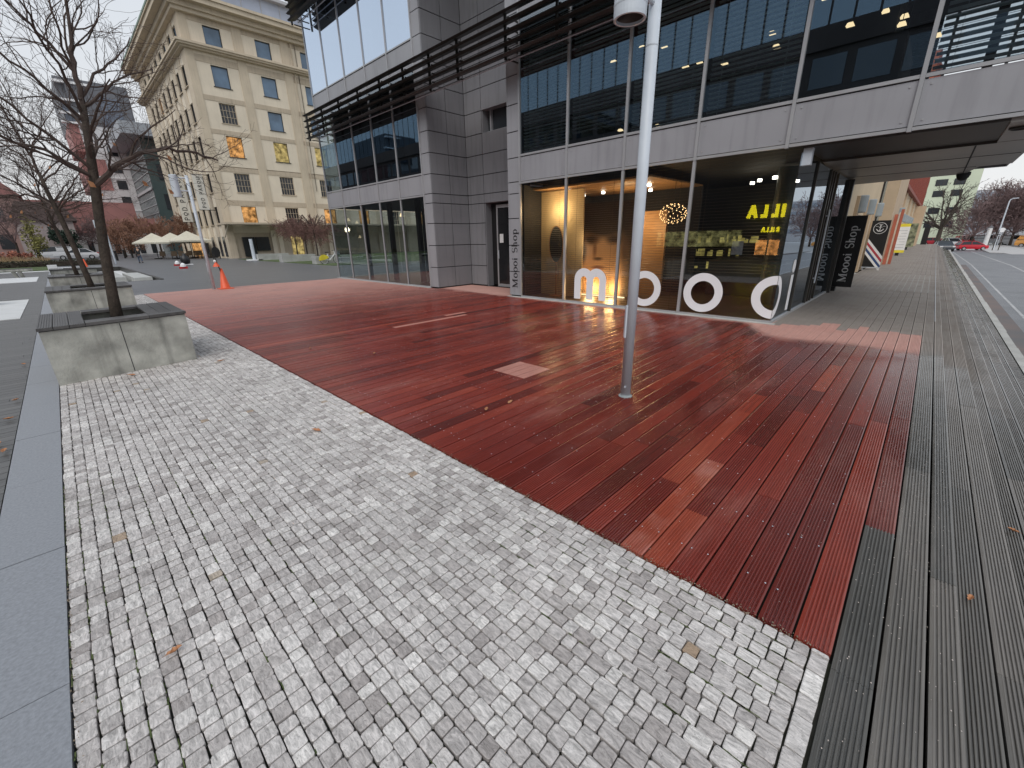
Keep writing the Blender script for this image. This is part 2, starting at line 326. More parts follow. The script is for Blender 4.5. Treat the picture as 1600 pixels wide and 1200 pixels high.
M['beige_cloth'] = P('beige_backdrop', (.60,.46,.27), .8, var=.08, scale=2)
M['navy'] = P('navy_stripe', (.03,.07,.19), .6)
M['stripe_red'] = P('crimson_stripe', (.45,.05,.07), .6)
M['jacket'] = P('black_jacket', (.012,.013,.016), .8)
M['jeans'] = P('blue_jeans', (.06,.085,.13), .85)
M['skin'] = P('skin', (.45,.28,.20), .6)
M['hair'] = P('grey_hair', (.16,.15,.14), .8)
M['mid_grey'] = P('mid_grey_metal', (.27,.30,.31), .5)
M['tyre'] = P('tyre_rubber', (.014,.014,.014), .85)
M['carglass'] = P('car_glass', (.02,.024,.028), .08)
M['rim'] = P('alloy_rim', (.45,.45,.46), .35, metal=.6)

rnd = random.Random(11)

# ------------------------------------------------------------------ glyphs (2D, x-height 1, cap height 1.45); lists of convex polygons
def ring(cx, cy, ro, ri, a0=0, a1=360, n=36, sx=1., six=1.):
    out = []
    for k in range(n):
        a, b = R(a0+(a1-a0)*k/n), R(a0+(a1-a0)*(k+1)/n)
        out.append([(cx+ro*sx*math.cos(a), cy+ro*math.sin(a)), (cx+ro*sx*math.cos(b), cy+ro*math.sin(b)), (cx+ri*six*math.cos(b), cy+ri*math.sin(b)), (cx+ri*six*math.cos(a), cy+ri*math.sin(a))])
    return out
def rct(x0, y0, x1, y1): return [[(x0,y0),(x1,y0),(x1,y1),(x0,y1)]]
def lin(x0, y0, x1, y1, w0):
    dx, dy = x1-x0, y1-y0; l = math.hypot(dx, dy); px_, py_ = -dy/l*w0/2, dx/l*w0/2
    return [[(x0+px_,y0+py_),(x0-px_,y0-py_),(x1-px_,y1-py_),(x1+px_,y1+py_)]]
def path(pts, ws):
    out = []
    for i in range(len(pts)-1):
        (x0,y0),(x1,y1) = pts[i], pts[i+1]
        def nrm(j):
            a = pts[max(j-1,0)]; b = pts[min(j+1,len(pts)-1)]; dx, dy = b[0]-a[0], b[1]-a[1]; l = math.hypot(dx,dy) or 1; return -dy/l, dx/l
        n0, n1 = nrm(i), nrm(i+1); w0, w1 = ws[i]/2, ws[i+1]/2
        out.append([(x0+n0[0]*w0,y0+n0[1]*w0),(x0-n0[0]*w0,y0-n0[1]*w0),(x1-n1[0]*w1,y1-n1[1]*w1),(x1+n1[0]*w1,y1+n1[1]*w1)])
    return out
def serif(ch):
    T, S = .20, .07
    if ch == 'o': return ring(.5, .5, .53, .42, sx=.98, six=.60), 1.0
    if ch == 'i': return rct(.11,0,.36,1) + rct(0,0,.46,S) + rct(.0,.93,.13,1) + ring(.23, 1.33, .12, .01, n=14), .5
    if ch == 'M': return rct(.17,0,.29,1.45)+rct(0,0,.46,S)+rct(0,1.38,.3,1.45)+lin(.25,1.40,.86,.04,.27)+lin(.84,.04,1.42,1.42,.12)+rct(1.34,0,1.60,1.45)+rct(1.2,0,1.74,S)+rct(1.4,1.38,1.74,1.45), 1.8
    if ch == 'h': return rct(.11,0,.36,1.5)+rct(0,0,.46,S)+rct(0,1.43,.14,1.5)+ring(.56,.62,.40,.30,0,165,16,sx=.72,six=.34)+rct(.63,0,.88,.62)+rct(.53,0,.98,S), 1.02
    if ch == 'p': return rct(.11,-.48,.36,1)+rct(0,-.48,.46,-.41)+rct(0,.93,.14,1)+ring(.54,.5,.52,.43,-150,150,26,sx=.86,six=.50), 1.02
    if ch == 'S':
        pts = []; ws = []
        for k in range(15): a = R(20+ (250-20)*k/14); pts.append((.45+.36*math.cos(a), 1.07+.36*math.sin(a))); ws.append(.07+.15*max(0, math.sin((k/14)*2.2-.6)))
        for k in range(16): a = R(80-(80+160)*k/15); pts.append((.47+.40*math.cos(a), .38+.38*math.sin(a))); ws.append(.21-.13*abs(k/15-.15)*1.1)
        return path(pts, ws)+rct(.76,1.12,.82,1.45)+rct(.08,0,.14,.34), .92
    return [], .5
def sans(ch, T=.2):
    H = 1.45
    if ch == 'P': return rct(0,0,T,H)+ring(.42,1.0,.45,.45-T,-90,90,14)+rct(T,H-T,.42,H)+rct(T,.55,.42,.55+T), 1.0
    if ch == 'O': return ring(.5,.8,.55,.55-T,n=28)+rct(.15,-.02,.85,.12), 1.15
    if ch == 'D': return rct(0,0,T,H)+ring(.3,H/2,H/2,H/2-T,-90,90,18), 1.12
    if ch == 'A': return lin(.05,0,.5,H,T)+lin(.95,0,.5,H,T)+rct(.25,.4,.75,.4+T*.9), 1.05
    if ch == 'R': return rct(0,0,T,H)+ring(.4,1.03,.42,.42-T,-90,90,14)+rct(T,H-T,.4,H)+rct(T,.61,.4,.61+T)+lin(.4,.65,.85,0,T), 1.0
    if ch == 'U': return rct(0,.5,T,H)+rct(.8,.5,.8+T,H)+ring(.5,.5,.5,.5-T,180,360,18), 1.1
    if ch == 'B': return rct(0,0,T,H)+ring(.45,1.07,.38,.38-T,-90,90,12)+ring(.5,.41,.41,.41-T,-90,90,12)+rct(T,H-T,.45,H)+rct(T,.62,.5,.62+T)+rct(T,0,.5,T), 1.05
    if ch == 'I': return rct(.1,0,.1+T,H), .45
    if ch == 'L': return rct(0,0,T,H)+rct(T,0,.75,T), .85
    return [], .55
def text(mb, s, font, org, ux, uy, size, gap=.12, nrm=None, th=0.004):
    org, ux, uy = Vector(org), Vector(ux), Vector(uy); nv = ux.cross(uy).normalized(); x = 0
    for ch in s:
        polys, adv = font(ch)
        for p in polys: mb.face([org + ux*(x+a)*size + uy*b*size + nv*th for a, b in p])
        x += adv + gap
    return x*size

# ================================================================== GROUND
def sheet(name, mat, rects, z, zb=None):
    b = MB()
    for x0, y0, x1, y1 in rects:
        if zb is None: b.face([(x0,y0,z),(x1,y0,z),(x1,y1,z),(x0,y1,z)])
        else: b.box(x0,y0,zb,x1,y1,z)
    return tag(b.build(name, mat), kind='structure')
sheet('ground', M['asphalt'], [(-1500,-1500,1500,1500)], -1.5)
# plaza slab with the sunken basin left open (X 1.7..3.55, Y 28.6..49.5)
sheet('plaza', M['plaza'], [(-.30,20.55,1.7,400),(3.55,20.55,60,400),(1.7,20.55,3.55,28.6),(1.7,49.5,3.55,400),(-200,60,-.30,400)], -.004, -.8)
sheet('subbase', M['joint'], [(-12,-.2,1.85,20.55),(-9,20.55,-.3,60),(-12,-8,-3.05,-.2)], -.045, -1.45)
sheet('deck_bed', M['soil'], [(1.85,-.36,24,20.55)], -.045, -1.45)
sheet('basin_floor', M['white_slab'], [(1.7,28.6,3.55,49.5)], -.30)
# cobbles: individually shaped setts, all one surface
b = MB(); rc = random.Random(5)
def stone(x0, y0, x1, y1, z, r, tl):
    ins = .0018 + rc.random()*.0012
    x0 += ins; x1 -= ins; y0 += ins; y1 -= ins
    j = lambda: rc.uniform(-.0018, .0018)
    cr_ = min(r, (x1-x0)*.3, (y1-y0)*.3)
    o_ = [(x0+cr_,y0),(x1-cr_,y0),(x1,y0+cr_),(x1,y1-cr_),(x1-cr_,y1),(x0+cr_,y1),(x0,y1-cr_),(x0,y0+cr_)]
    cx, cy = (x0+x1)/2, (y0+y1)/2; tx, ty = rc.gauss(0,.03), rc.gauss(0,.03)
    o_ = [(px_+j(), py_+j()) for px_, py_ in o_]
    n = len(b.v)
    b.v += [(px_, py_, -.03) for px_, py_ in o_] + [(px_, py_, z-.002+(px_-cx)*tx+(py_-cy)*ty) for px_, py_ in o_]
    b.v += [(cx+(px_-cx)*.90, cy+(py_-cy)*.90, z+(px_-cx)*tx+(py_-cy)*ty) for px_, py_ in o_]
    for k in range(8):
        k2 = (k+1) % 8
        b.f += [(n+k, n+k2, n+8+k2, n+8+k), (n+8+k, n+8+k2, n+16+k2, n+16+k)]; b.t += [tl, tl]
    b.f.append(tuple(n+16+k for k in range(8))); b.t.append(tl)
ROWS = 34; PW = (1.842+.402)/ROWS
for i in range(ROWS):
    x0 = -.402 + i*PW; y = .0 if i else .0
    y += rc.uniform(0, .03)
    y = max(.005, y-.02); y0 = .002
    while y0 < 20.5:
        ln = rc.choice((.058,.062,.066,.07,.078,.09)) + rc.uniform(-.004,.004)
        tl = min(.9, max(.03, rc.gauss(.63,.15)))
        if rc.random() < .16: tl = rc.uniform(.25,.5)
        if rc.random() < .004: tl = rc.uniform(.92,1.0)
        stone(x0+rc.uniform(-.002,.002), y0, x0+PW+rc.uniform(-.002,.002), y0+ln, -.004+rc.gauss(0,.0016), .0065, tl)
        y0 += ln
mo = MB()
for k in range(420):
    i = rc.choice([0,0,1,1,2,3,4,6,9,13]+[24,27,29,30,31,32,33]); yy = abs(rc.gauss(0,1.0))+.02 if i > 14 else rc.uniform(.3,4.5)
    xx = -.402+i*PW+rc.gauss(0,.0012); ln = rc.uniform(.015,.07); w_ = rc.uniform(.0018,.0042); mo.face([(xx-w_,yy,-.0055),(xx+w_,yy+.004,-.0055),(xx+w_*.7,yy+ln,-.0055),(xx-w_*.6,yy+ln,-.0055)])
tag(mo.build('joint_moss', P('moss', (.035,.055,.014), .95, col2=(.08,.10,.03), scale=40)), kind='stuff')
x = -.402
while x < 1.84:                        # border course of longer slabs beside the grey deck
    ln = rc.uniform(.09,.17); stone(x, -.066, min(x+ln,1.845), .0, -.003, .004, min(.9, max(.2, rc.gauss(.6,.12)))); x += ln
tag(b.build('cobblestone_paving', M['cobble']), kind='structure')
# granite kerb strip
b = MB(); y = -6.2
while y < 60:
    b.tint = rnd.uniform(.3,.7); b.box(-.703, y+.003, -.05, -.408, y+1.195, -.002+rnd.gauss(0,.0008)); y += 1.198
tag(b.build('granite_kerb_strip', P('granite_kerb', (.235,.245,.265), .45, var=.16, scale=70, bump=.12, bscale=260, tint=False)), kind='structure')
# boardwalk left of the strip
b = MB(); y = -5
while y < 48:
    x = -9
    while x < -.72:
        ln = min(rnd.uniform(2,4), -.712-x); b.tint = rnd.uniform(.2,.8); b.box(x+.002, y+.003, -.05, x+ln-.002, y+.142, -.012); x += ln
    y += .145
tag(b.build('boardwalk', M['left_deck']), kind='structure')
for i, q in enumerate([(-3.2,16.35,-1.05,22.2),(-3.2,33.6,-1.09,38.9)]):
    b = MB(); b.box(q[0],q[1],-.02,q[2],q[3],.004)
    tag(b.build('paving_slab', M['white_slab']), ['large white paving slab set in the dark boardwalk, nearer one', 'smaller white paving slab set in the boardwalk, farther one'][i], 'paving slab', 'white slabs in the boardwalk')

# ribbed deck boards
def board(b, x0, x1, y0, y1, z, amp, n=8, tl=.5, e=.0032):
    b.tint = tl; y0 += e; y1 -= e; x0 += .0015; x1 -= .0015
    pr_ = [(y0, z-.028), (y0, z-.002)]
    w_ = (y1-y0-.008)/n
    for k in range(n):
        a = y0+.004+k*w_
        pr_ += [(a+w_*.08, z-.0006), (a+w_*.20, z), (a+w_*.38, z), (a+w_*.50, z-.0006), (a+w_*.56, z-amp), (a+w_*.99, z-amp)]
    pr_ = pr_[:-2] + [(y1, z-.002), (y1, z-.028)]
    n0 = len(b.v); k = len(pr_)
    b.v += [(x0, p, q) for p, q in pr_] + [(x1, p, q) for p, q in pr_]
    for i in range(k-1): b.f.append((n0+i+1, n0+i, n0+k+i, n0+k+i+1)); b.t.append(tl)
    b.f.append(tuple(n0+i for i in range(k))); b.f.append(tuple(n0+k+i for i in range(k-1,-1,-1))); b.t += [tl, tl]
red = MB(); grey = MB(); screws = MB(); rb = random.Random(21)
BW = .1415; JOIST = .52
def run(mbx, y0, xa, xb, amp, tl, z=0., w_=BW, lens=(3,4,5,6,8), n=8):
    x = xa; first = True
    while x < xb-.01:
        ln = rb.choice(lens)*JOIST
        if first: ln *= rb.choice((.4,.7,1)); first = False
        x2 = min(xb, x+ln)
        if xb-x2 < .5: x2 = xb
        board(mbx, x, x2, y0, y0+w_, z+rb.gauss(0,.0007), amp, n, tl())
        x = x2
def tl_red():
    r_ = rb.random()
    if r_ < .02: return rb.uniform(.76,.88)
    if r_ < .16: return rb.uniform(.08,.28)
    return min(.74, max(.08, rb.gauss(.46,.11)))
tl_grey = lambda: rb.uniform(.15,.85)
y = -.070; row = 0
FORCE = {5: [(1.86,2.45,.90)], 6: [(1.86,3.2,.93)], 7: [(2.7,4.4,.88)], 4: [(5.6,6.9,.88)], 3: []}
while y < 20.52:
    if y > 1.98-.01:
        xe = 9.47 if y > 9.25 or y < 9.1 else 9.5
        if 9.2 < y < 12.78: xe = 11.0
        elif y >= 12.7 : xe = 9.39
        pal = [q for q in ((3.375,4.06,3.74,4.28),(7.60,7.76,4.45,6.4),(7.80,8.1,6.0,6.6)) if q[0]-.02 <= y <= q[1]-.1]
        xs0 = 1.853
        for q in pal: run(red, y, xs0, q[2], .0012, tl_red); board(red, q[2], q[3], y, y+BW, 0, .0012, 8, 1.12); xs0 = q[3]
        run(red, y, xs0, xe, .0012 if y > 3.2 else .0045, tl_red)
    else:
        xe = 9.35 + rb.uniform(0,1.0) + .35*max(0, 1-row/6)
        if row == 0: run(red, y, 1.853, xe, .0075, tl_red)
        elif row in FORCE:
            x = 1.853
            for a, c_, tv in FORCE[row]:
                if a > x+.3: run(red, y, x, a, .0075, tl_red); x = a
                board(red, x, c_, y, y+BW, 0, .006, 8, tv); x = c_
            run(red, y, x, xe, .0075, tl_red)
        else: run(red, y, 1.853, xe, .0075, tl_red)
        run(grey, y, xe, 78, .0070, tl_grey)
    y += BW+.0035; row += 1
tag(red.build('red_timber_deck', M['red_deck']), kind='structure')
# the first grey row has a red board let into it
y = -.070-.145
run(grey, y, -3, 3.02, .0080, tl_grey); 
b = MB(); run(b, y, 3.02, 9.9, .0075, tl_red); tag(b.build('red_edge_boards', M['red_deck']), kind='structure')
run(grey, y, 9.9, 78, .0070, tl_grey)
run(grey, y-.145, -3, 78, .0080, tl_grey); run(grey, y-.145-.105, -3, 78, .0070, tl_grey, w_=.10, n=6)
YE = y-.145-.105           # deck edge
TR = .276
for k in range(4):                      # terrace steps towards the road, two boards each
    z = -.15*(k+1); yy = YE - .016 - TR*k
    run(grey, yy-.130, -3, 74, .0080, tl_grey, z=z, w_=.127, lens=(4,6,8)); run(grey, yy-.262, -3, 74, .0070, tl_grey, z=z, w_=.129, lens=(4,6,8))
tag(grey.build('grey_timber_deck', M['grey_deck']), kind='structure')
b = MB()
for k in range(5):
    b.box(-3, YE-TR*k+.012, -.15*k-.17, 76, YE-TR*k+.03, -.15*k-.03)
    b.box(-3, YE-TR*k-TR+.04, -1.4, 76, YE-TR*k+.05, -.15*k-.19)
tag(b.build('step_substructure', M['joint_dark']), kind='structure')
b = MB(); b.box(11.6, -.374, .001, 74, -.366, .003); tag(b.build('deck_edging_strip', M['silver']), kind='structure')
# screw heads over the joists
def disc(b, x, y, z, r): b.face([(x+r*math.cos(a), y+r*math.sin(a), z) for a in (0, 1.05, 2.09, 3.14, 4.19, 5.24)])
b = MB(); y = .07+.0035-.0035
while y < 12:
    for k in range(14):
        x = 2.1 + k*JOIST
        for dy in (.03,.115):
            if rb.random() < (.6 if y < 7 else .5): disc(b, x+rb.gauss(0,.012), y+dy+rb.gauss(0,.004), .0012, .0042)
    y += BW+.0035
tag(b.build('deck_screw_heads', M['silver']), kind='structure')

b = MB()
for k in range(800):
    x = 1.9+abs(rb.gauss(0,2.6)); y = rb.uniform(0,9) if x < 6 else rb.uniform(0,3)
    if x > 9: continue
    s_ = rb.uniform(.0016,.0042); a = rb.uniform(0,3.1); b.face([(x-s_*math.cos(a),y-s_*math.sin(a),.0015),(x+s_*.4,y-s_*.5,.003),(x+s_*math.cos(a)*rb.uniform(1,2.5),y+s_*math.sin(a),.0018),(x-s_*.3,y+s_*.6,.0035)])
for k in range(260):
    x = rb.uniform(1.2,6); y = rb.uniform(-.46,-.08); s_ = rb.uniform(.001,.003); b.face([(x-s_,y,.0015),(x,y-s_,.002),(x+s_*1.5,y,.0018),(x,y+s_,.0025)])
tag(b.build('deck_litter', P('pale_specks', (.55,.47,.42), .7, var=.3, scale=9)), kind='stuff')
b = MB()
for k in range(1500):           # grit caught along the edges of the paving
    q_ = rb.random()
    if q_ < .6: x, y = 1.846+abs(rb.gauss(0,.016))*rb.choice((-1,-1,-1,1)), abs(rb.gauss(1.2,2.4))
    elif q_ < .85: x, y = -.404+abs(rb.gauss(0,.010)), abs(rb.gauss(1.5,2.5))
    else: x = rb.uniform(-.38,1.1); y = 7.78+.2*(x+.4)/1.52-abs(rb.gauss(0,.03))
    if y > 7.7 and q_ < .85: continue
    s_ = rb.uniform(.0015,.006); a = rb.uniform(0,3.1); b.face([(x-s_*math.cos(a),y-s_*math.sin(a),.001),(x+s_*.5,y-s_*.6,.003),(x+s_*math.cos(a)*1.4,y+s_*math.sin(a),.0012),(x-s_*.4,y+s_*.7,.0035)])
tag(b.build('edge_grit', P('earthy_grit', (.13,.095,.065), .9, var=.5, scale=30, col2=(.33,.27,.20))), kind='stuff')
# street below the steps
YK = YE-4*TR-.01
b = MB()
for i in range(76):
    b.box(-3+i*1.0+.004, YK-.13+rnd.gauss(0,.006), -.9, -3+(i+1)*1.0-.004, YK, -.59)
tag(b.build('stone_kerb', M['concrete_lt']), kind='structure')
def zroad(x): return -.70 if x < 45 else (-.70-(x-45)/45*.6 if x < 90 else -1.3)
b = MB()
xs = [-60, 0, 20, 45, 60, 75, 90, 110, 150, 300]
for a, c_ in zip(xs, xs[1:]):
    yl = YK-.12 if c_ <= 75 else 30
    b.face([(a,-9.5,zroad(a)),(c_,-9.5,zroad(c_)),(c_,yl,zroad(c_)),(a,yl,zroad(a))])
tag(b.build('road', P('wet_asphalt_road', (.125,.13,.14), .42, var=.2, scale=.8, bump=.2, bscale=200)), kind='structure')
b = MB()
for a, c_ in zip(xs[:-2], xs[1:-1]):
    b.face([(a,-40,zroad(a)+.12),(c_,-40,zroad(c_)+.12),(c_,-9.5,zroad(c_)+.12),(a,-9.5,zroad(a)+.12)]); b.face([(a,-9.5,zroad(a)-.1),(c_,-9.5,zroad(c_)-.1),(c_,-9.5,zroad(c_)+.12),(a,-9.5,zroad(a)+.12)])
tag(b.build('far_pavement', P('pale_pavement', (.30,.30,.30), .6, var=.1)), kind='structure')
b = MB()
for a, c_ in zip(xs[:6], xs[1:7]):
    b.face([(a,YK-.80,zroad(a)+.004),(c_,YK-.80,zroad(c_)+.004),(c_,YK-.73,zroad(c_)+.004),(a,YK-.73,zroad(a)+.004)])
    b.face([(a,-4.3,zroad(a)+.004),(c_,-4.3,zroad(c_)+.004),(c_,-4.2,zroad(c_)+.004),(a,-4.2,zroad(a)+.004)])
tag(b.build('road_markings', P('worn_road_paint', (.30,.31,.32), .6, col2=(.5,.5,.5), scale=4)), kind='structure')
b = MB(); b.face([(-3,YK-.5,-.696),(45,YK-.5,-.696),(45,YK-.17,-.696),(-3,YK-.17,-.696)])
tag(b.build('leaf_filled_gutter', P('wet_leaves_in_gutter', (.085,.085,.088), .6, col2=(.15,.105,.09), scale=.9)), kind='structure')
b = MB(); b.prism([(93,-5.5),(81.5,-5.5),(80.5,-6.6),(72,-7.2),(66,-9.6),(120,-9.6),(120,-5.5)], -1.4, -1.12)
tag(b.build('traffic_island', P('pale_paving', (.42,.41,.40), .6, var=.1)), kind='structure')
sheet('far_street', P('pale_street', (.40,.40,.40), .55, var=.12, scale=.3), [(94,-40,180,40)], -1.29)

# ================================================================== MAIN BUILDING (grey panels and glass)
XF = 9.5; XW = 9.42; XR = 11.03
bld = thing('office_building', 'grey panelled office building with glass shopfront, dark louvres and big white window letters', 'building', (12, 6, 0))
def part(b, name, mat, parent=None, smooth=False, label=None):
    o = b.build(name, mat, parent or bld, smooth)
    if label: o['label'] = label
    return o
ZJ = [.74, 1.5, 2.24, 2.9, 3.2, 3.81, 4.45, 5.09, 5.75, 6.4, 7.05, 7.7, 8.33, 9.0, 9.65, 10.3, 10.95, 11.6]
TOP = 12.2
def panels_x(b, x, y0, y1, zs, th=.03, gap=.012, side=-1):   # cladding sheets on a plane X = x
    for za, zb in zip(zs, zs[1:]):
        b.tint = rnd.uniform(.4,.6); b.box(x, y0+gap, za+gap, x+side*-th, y1-gap, zb-gap)
def panels_y(b, y, x0, x1, zs, th=.03, gap=.012):
    for za, zb in zip(zs, zs[1:]): b.box(x0+gap, y, za+gap, x1-gap, y+th, zb-gap)
zs = [0.03]+ZJ+[TOP]
pa = MB(); pp = MB(); core = MB()
# pier left of the recess (faces us) and its return wall
panels_x(pp, XW, 12.78, 13.22, zs)
panels_y(pa, 12.75, XW+.0, 10.22, zs); panels_y(pa, 12.75, 10.22, XR-.0, zs)
core.box(XW+.04, 12.79, 0, 17, 13.2, TOP)
# recess back wall with door and window openings
for za, zb in zip(zs, zs[1:]):
    pa.box(XR, 11.9, za+.012, XR+.03, 12.74, zb-.012)
    if zb <= 2.91: continue
    if abs(za-5.09) < .01: pa.box(XR, 9.2, za+.012, XR+.03, 10.48, zb-.012); continue
    pa.box(XR, 9.2, za+.012, XR+.03, 11.876, zb-.012)
core.box(XR+.04, 9.2, 2.95, 17, 12.79, 5.07); core.box(XR+.04, 9.2, 5.78, 17, 12.79, TOP); core.box(XR+.04, 11.9, 0, 17, 12.79, 2.95); core.box(XR+.32, 9.2, 5.07, 17, 12.79, 5.78)
core.box(XR+.04, 11.9, 5.07, XR+.32, 12.79, 5.78); core.box(XR+.04, 9.2, 5.07, XR+.32, 10.47, 5.78); core.box(XR+.36, 9.2, 0, 17, 11.9, 2.95)
pa.box(XR+.03, 11.86, .0, XR+.33, 11.895, 2.93); pa.box(XR+.03, 9.2, 2.9, XR+.33, 11.86, 2.94)
pa.box(XR+.03, 11.86, 5.06, XR+.31, 11.895, 5.77); pa.box(XR+.03, 10.5, 5.04, XR+.31, 11.86, 5.085); pa.box(XR+.03, 10.5, 5.765, XR+.31, 11.86, 5.79)
# main pier carrying the shop name
part(pp, 'pier_panels', M['panel_pale']); pp = MB(); panels_x(pp, XF, 8.75, 9.22, zs)
panels_y(pa, 9.19, XF+.03, XR, zs)
part(core, 'core_wall', M['joint_dark']); core = MB(); core.box(XF+.04, 8.76, 0, XF+.45, 9.18, TOP)
part(core, 'core_wall', M['joint_dark'])
# spandrel bands
YM = [8.73, 7.12, 5.5, 3.87, 2.25, .63, -.98]
YWG = [20.85, 19.36, 17.82, 16.27, 14.74, 13.23]
def band_x(x, ys, z0, z1):
    for ya, yb in zip(ys, ys[1:]):
        a, c_ = max(ya,yb), min(ya,yb); pp.box(x, c_+.03, z0+.03, x+.03, a-.03, z1-.03)
part(pp, 'pier_panels', M['panel_pale'])
for z0, z1 in ((3.17,3.83),(6.98,7.68),(10.85,11.6)):
    for x_, ys_b in ((XF, YM), (XW, YWG)): pp = MB(); band_x(x_, ys_b, z0, z1); part(pp, 'spandrel_panels', M['panel_pale'])
part(pa, 'wall_panels', M['panel'])
sl = MB()
for z0, z1 in ((3.2,3.8),(7.0,7.66),(10.87,12.1)):
    sl.box(XF+.035, -.94, z0, 17, 8.76, z1); sl.box(XW+.035, 13.2, z0, 17, 20.83, z1)
part(sl, 'floor_slabs', M['joint_dark'])
# mullions, sills
for y_ in YM: part(MB().box(XF-.035, y_-.028, 3.12, XF+.04, y_+.028, 11.6), 'mullion', M['mullion'])
for y_ in YWG: part(MB().box(XW-.03, y_-.024, 3.12, XW+.04, y_+.024, 11.6), 'mullion', M['mullion'])
for y_ in YM[:4]: part(MB().box(XF-.035, y_-.028, .05, XF+.04, y_+.028, 3.11), 'mullion', M['mullion'])
for y_ in YWG: part(MB().box(XW-.03, y_-.024, .05, XW+.04, y_+.024, 3.11), 'mullion', M['mullion'])
for x, ys in ((XF, YM), (XW, YWG)):
    for z0, z1 in ((3.135,3.185),(3.82,3.87),(6.95,6.99),(7.67,7.71),(10.82,10.86)):
        mu = MB()
        for ya, yb in zip(ys, ys[1:]): mu.box(x-.02, yb+.03, z0, x+.03, ya-.03, z1)
        part(mu, 'transom', M['mullion'])
for q in ((XF-.02, 2.0, .0, XF+.06, 8.72, .05),(XW-.02, 13.24, .0, XW+.05, 20.87, .05),(XF+.0, 1.97, .0, 15.6, 2.03, .05)): part(MB().box(*q), 'sill', M['mullion'])
for q in ((XF-.14, 1.9, -.02, XF-.03, 9.2, .012),(XW-.12, 13.2, -.02, XW-.03, 20.9, .012)): part(MB().box(*q), 'threshold_strip', M['concrete_lt'])
# panel bolts
bo = MB()
for ya, yb in zip(YM, YM[1:]):
    for y_ in (ya-.12, yb+.12):
        for z in (3.27, 3.73): bo.tube([(XF-.008, y_, z), (XF+.01, y_, z)], .014, 8)
part(bo, 'panel_bolts', M['mullion'])

# windows: pane (and blind) parts, one per bay
def pane_x(name, x, y0, y1, z0, z1, mat, blind=None, bm='silver', slat=.06, zb=None):
    b = MB(); b.face([(x,y1,z0),(x,y0,z0),(x,y0,z1),(x,y1,z1)]); o = part(b, name, mat)
    if blind:
        q = MB(); z = z1-.03
        while z > (zb if zb is not None else z0+.02):
            q.obox((x+.10, (y0+y1)/2, z), ((0,1,0),(math.cos(blind),0,math.sin(blind)),(-math.sin(blind),0,math.cos(blind))), ((y1-y0)/2-.05, .026 if slat > .07 else .021, .0012)); z -= slat
        for yy in (y0+.25, y1-.25): q.box(x+.098, yy-.002, (zb or z0), x+.102, yy+.002, z1)
        q.build('blind', M[bm], o)
    return o
M['blind'] = P('grey_venetian_blind', (.78,.84,.86), .5)
M['blind_lt'] = P('pale_venetian_blind', (.55,.60,.62), .45)
M['wblind'] = P('brown_wood_blind', (.085,.055,.03), .5)
for i, (ya, yb) in enumerate(zip(YM, YM[1:])):
    pane_x('window', XF, yb+.028, ya-.028, 3.87, 6.95, M['glass_dark'], blind=[-.5,-.45,-.6,-.45,None,-.75][i], bm=['blind','blind','blind','blind','blind','blind_lt'][i], slat=[.075,.08,.075,.08,.08,.085][i], zb=[3.9,4.1,3.9,3.9,4.6,3.9][i])
    pane_x('window', XF, yb+.028, ya-.028, 7.71, 10.82, M['glass_mirror'])
for i, (ya, yb) in enumerate(zip(YWG, YWG[1:])):
    pane_x('window', XW, yb+.024, ya-.024, 3.87, 6.95, M['glass_dark'])
    pane_x('window', XW, yb+.024, ya-.024, 7.71, 10.82, M['glass_mirror'])
    pane_x('window', XW, yb+.024, ya-.024, .05, 3.13, M['glass_lobby'])
for i, (ya, yb) in enumerate(zip(YM[:4], YM[1:4])):
    pane_x('window', XF, yb+.028, ya-.028, .05, 3.13, M['glass_clear'], blind=.1, bm='wblind', slat=[.05,.05,.058][i], zb=.06)
pane_x('window', XF, 2.0, 3.84, .05, 3.13, M['glass_clear'], blind=.1, bm='wblind', slat=.06, zb=.9)
# north end wall of the wing, glazed
b = MB()
for z0, z1 in ((.05,3.13),(3.87,6.95),(7.71,10.82)):
    for x0, x1 in ((XW,11.2),(11.2,13),(13,15),(15,17)): b.face([(x0+.02,20.87,z0),(x1-.02,20.87,z0),(x1-.02,20.87,z1),(x0+.02,20.87,z1)])
part(b, 'end_glazing', M['glass_dark'])
b = MB()
for z0, z1 in ((3.17,3.83),(6.98,7.68),(10.85,11.6)): b.box(XW+.03, 20.84, z0, 17, 20.88, z1)
part(b, 'end_panels', M['panel_pale'])
# shop side under the overhang
b = MB()
for x0, x1 in ((XF,11.02),(11.02,12.57),(13.62,15.5)): part(MB().face([(x0+.01,2.0,.05),(x1-.02,2.0,.05),(x1-.02,2.0,3.03),(x0+.01,2.0,3.03)]), 'side_window', M['glass_ghost'])
b = MB()
for x0 in (11.02, 12.57, 12.85, 13.55, 15.5): part(MB().box(x0-.03, 1.97, .05, x0+.03, 2.04, 3.03), 'mullion', M['darkmetal'])
part(MB().box(15.53, 1.9, 0, 15.68, 2.3, 3.05), 'end_post', M['darkmetal']); part(MB().box(13.05, 1.96, .05, 13.12, 2.05, 3.03), 'mullion', M['darkmetal'])
d = MB(); d.face([(12.88,2.01,.06),(13.5,2.01,.06),(13.5,2.01,2.6),(12.88,2.01,2.6)]); dd = part(d, 'shop_door', M['glass_ghost'])
d = MB(); d.tube([(12.95,1.93,.5),(12.95,1.93,2.2)], .018, 8); d.box(12.94,1.93,.6,12.96,2.0,.63); d.box(12.94,1.93,2.05,12.96,2.0,2.08); d.build('handle', M['silver'], dd)
